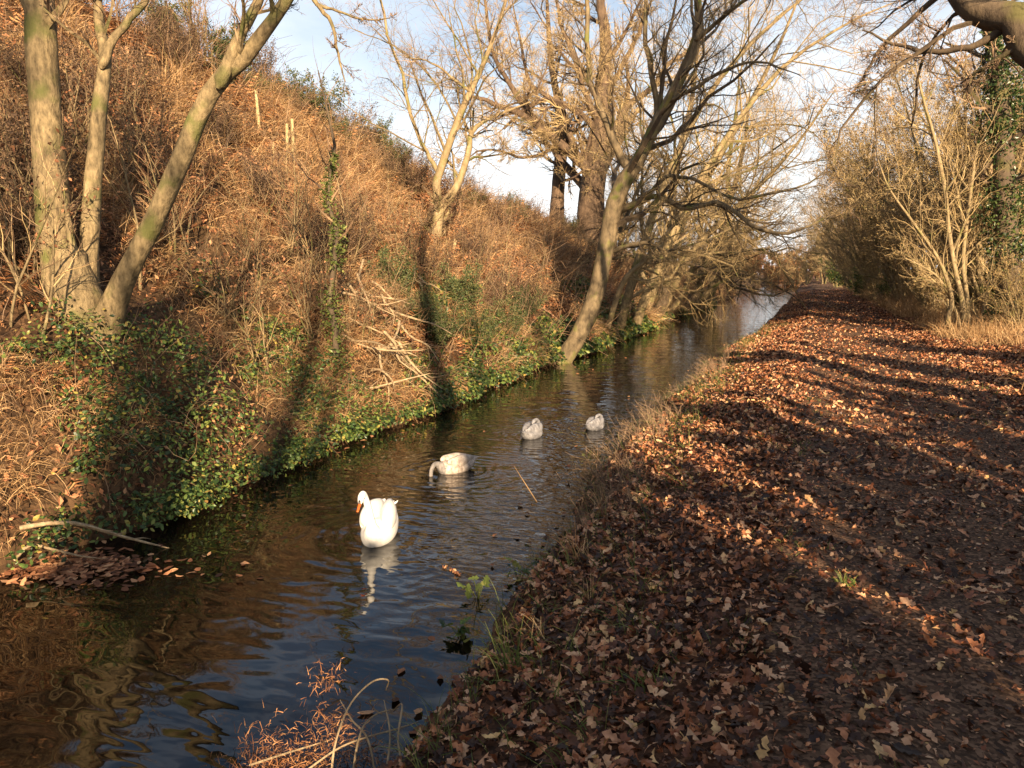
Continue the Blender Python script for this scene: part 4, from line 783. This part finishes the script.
def wing(sg, hgt=.36, L=.62, x0=.20, rs=None):
    """folded wing: a bulged shell from shoulder to crossed tip"""
    rows = [(x0 + .02, sg * .10, .17, .015, .03), (x0 - .02, sg * .125, .20, .06, .10), (x0 - .14, sg * .115, hgt - .15, .095, .135), (x0 - .30, sg * .095, hgt - .14, .095, .135), (x0 - .44, sg * .07, hgt - .13, .065, .10), (x0 - .56, sg * .06, hgt - .12, .025, .05), (x0 - L, sg * .03, hgt - .10, .008, .015)]
    return loft(rows, 30, 14)
def bird(label, cat, p, heading, pose, mat, nm, sc=1.0, group=None):
    t = thing('swan' if cat == 'swan' else 'cygnet', label, cat, (p[0], p[1], 0), group); t.rotation_euler = (0, 0, heading); t.scale = (sc,) * 3
    body = [(-.52, 0, .20, .015, .008), (-.45, 0, .17, .07, .03), (-.32, 0, .12, .15, .10), (-.12, 0, .07, .195, .15), (.08, 0, .07, .20, .155), (.22, 0, .09, .165, .15), (.31, 0, .14, .11, .11)]
    if pose == 'up':
        body += [(.345, 0, .21, .07, .07), (.35, -.012, .29, .05, .052), (.335, -.035, .39, .041, .042), (.34, -.06, .485, .036, .037), (.38, -.075, .54, .038, .038), (.425, -.082, .53, .040, .038), (.468, -.085, .497, .028, .028), (.485, -.086, .475, .015, .016)]
    elif pose == 'down':
        body += [(.36, 0, .17, .07, .075), (.42, 0, .20, .05, .052), (.48, 0, .19, .042, .043), (.53, 0, .12, .038, .038), (.55, 0, .03, .036, .036), (.55, 0, -.05, .035, .035), (.56, 0, -.12, .02, .02)]
    else:
        body += [(.335, 0, .22, .065, .065), (.32, 0, .29, .05, .05), (.26, 0, .335, .042, .042), (.18, 0, .345, .042, .042), (.10, 0, .335, .045, .043), (.03, 0, .31, .03, .028), (-.01, 0, .295, .012, .012)]
    b_ = loft(body, 70, 20).build('body', mat, t, (0, 0, 0), True)
    if cat != 'swan':
        b_.data.materials.append(nm)
        for f in b_.data.polygons:
            if f.center.x > .30 and f.center.z > .0 and pose != 'tuck': f.material_index = 1
    for sg in (-1, 1): wing(sg, .36 if cat == 'swan' else .33).build('wing', mat, t, (0, 0, 0), True)
    if pose == 'up':
        o = loft([(.475, -.086, .483, .018, .019), (.505, -.087, .468, .017, .015), (.545, -.088, .445, .015, .010), (.575, -.089, .43, .011, .005)], 12, 10).build('bill', M['orange'] if cat == 'swan' else M['black'], t, (0, 0, 0), True)
        loft([(.455, -.085, .508, .008, .006), (.478, -.086, .510, .015, .013), (.493, -.086, .490, .013, .012), (.50, -.086, .478, .006, .005)], 10, 10).build('bill_knob', M['black'], t, (0, 0, 0), True)
        for sg in (-1, 1): loft([(.438, sg * .030 - .084, .522, .001, .001), (.446, sg * .035 - .084, .521, .007, .007), (.454, sg * .030 - .084, .520, .001, .001)], 7, 8).build('eye', M['black'], t, (0, 0, 0), True)
    elif pose == 'tuck':
        loft([(.01, 0, .30, .014, .012), (-.03, .01, .285, .012, .008), (-.07, .02, .27, .006, .003)], 8, 8).build('bill', M['black'], t, (0, 0, 0), True)
    # tail feathers
    mb = MB()
    for q in range(5):
        a = (q - 2) * .16; mb.add([(-.42, .0 + .02 * (q - 2), .17), (-.50 + .01, a * .25 - .022, .19 + .004 * q), (-.555, a * .32, .205 + .003 * q), (-.50 + .01, a * .25 + .022, .19 + .004 * q)], [(0, 1, 2, 3)])
    mb.build('tail', mat, t); return t
camdir = math.atan2(fh[1], fh[0])
def swp(i): return SW[i]
bird('white adult swan swimming towards the camera with neck raised and orange bill', 'swan', swp(0) , camdir + PI + math.radians(-3), 'up', M['white'], M['white'], .92)
bpy.data.objects['swan'].scale = (.90, .80, .94)
bird('pale mottled cygnet dipping its grey neck into the water behind the white swan', 'cygnet', swp(1), camdir + PI + math.radians(-50), 'down', M['cygnet_sunlit'], M['cygnet_dark'], .66, 'cygnets')
bird('grey cygnet preening with its head tucked, in the middle of the canal', 'cygnet', swp(2), camdir + math.radians(-25), 'tuck', M['cygnet'], M['cygnet_dark'], .68, 'cygnets')
bird('smallest grey cygnet, farthest of the three and nearest the right bank twigs', 'cygnet', swp(3), camdir + math.radians(-35), 'tuck', M['cygnet'], M['cygnet_dark'], .58, 'cygnets')

# ------------------------------------------------------------------ light, sky, camera
w = bpy.data.worlds.new('World'); scene.world = w; w.use_nodes = True; nd = w.node_tree.nodes; lk = w.node_tree.links
bg = nd['Background']; st = nd.new('ShaderNodeTexSky'); st.sky_type = 'NISHITA'; st.sun_disc = False; st.sun_elevation = SEL; st.sun_rotation = math.radians(149)
st.air_density = 1.0; st.dust_density = 1.6; st.ozone_density = 1.2
tc = nd.new('ShaderNodeTexCoord'); mp = nd.new('ShaderNodeMapping'); mp.inputs['Scale'].default_value = (1.2, 1.2, 3.5); lk.new(tc.outputs['Generated'], mp.inputs[0])
n = nd.new('ShaderNodeTexNoise'); n.inputs['Scale'].default_value = 2.0; n.inputs['Detail'].default_value = 7; n.inputs['Roughness'].default_value = .55; lk.new(mp.outputs[0], n.inputs['Vector'])
r = ramp(nd, [(.44, (0, 0, 0)), (.72, (.7, .7, .7))]); lk.new(n.outputs[0], r.inputs[0])
mx = nd.new('ShaderNodeMix'); mx.data_type = 'RGBA'; lk.new(r.outputs[0], mx.inputs[0]); lk.new(st.outputs[0], mx.inputs[6]); mx.inputs[7].default_value = (7.8, 8.1, 8.6, 1)
sz = nd.new('ShaderNodeSeparateXYZ'); lk.new(tc.outputs['Generated'], sz.inputs[0])
hr_ = nd.new('ShaderNodeMapRange'); hr_.interpolation_type = 'SMOOTHSTEP'; lk.new(sz.outputs[2], hr_.inputs[0]); hr_.inputs[1].default_value = 0; hr_.inputs[2].default_value = .40; hr_.inputs[3].default_value = .85; hr_.inputs[4].default_value = 0
mx2 = nd.new('ShaderNodeMix'); mx2.data_type = 'RGBA'; lk.new(hr_.outputs[0], mx2.inputs[0]); lk.new(mx.outputs[2], mx2.inputs[6]); mx2.inputs[7].default_value = (9.2, 9.2, 9.3, 1)
lk.new(mx2.outputs[2], bg.inputs['Color']); bg.inputs['Strength'].default_value = .052
sd = bpy.data.lights.new('sun', 'SUN'); sd.energy = 5.0; sd.angle = math.radians(.55); sd.color = (1, .76, .49)
so = bpy.data.objects.new('sun', sd); COL.objects.link(so); so.rotation_euler = Vector(-SUN).to_track_quat('-Z', 'Y').to_euler(); so.location = (20, -28, 12)
cd = bpy.data.cameras.new('camera'); cd.lens = 27; cd.sensor_width = 36; cd.clip_end = 3000; co = bpy.data.objects.new('camera', cd); COL.objects.link(co)
co.matrix_world = Matrix(((rt[0], up[0], -fw[0], CAM[0]), (rt[1], up[1], -fw[1], CAM[1]), (rt[2], up[2], -fw[2], CAM[2]), (0, 0, 0, 1)))
scene.camera = co
scene.view_settings.view_transform = 'Standard'; scene.view_settings.look = 'None'; scene.view_settings.exposure = 1.6; scene.view_settings.gamma = 1
scene.cycles.use_denoising = True; scene.cycles.max_bounces = 5; scene.cycles.diffuse_bounces = 3; scene.cycles.glossy_bounces = 3; scene.cycles.transmission_bounces = 3
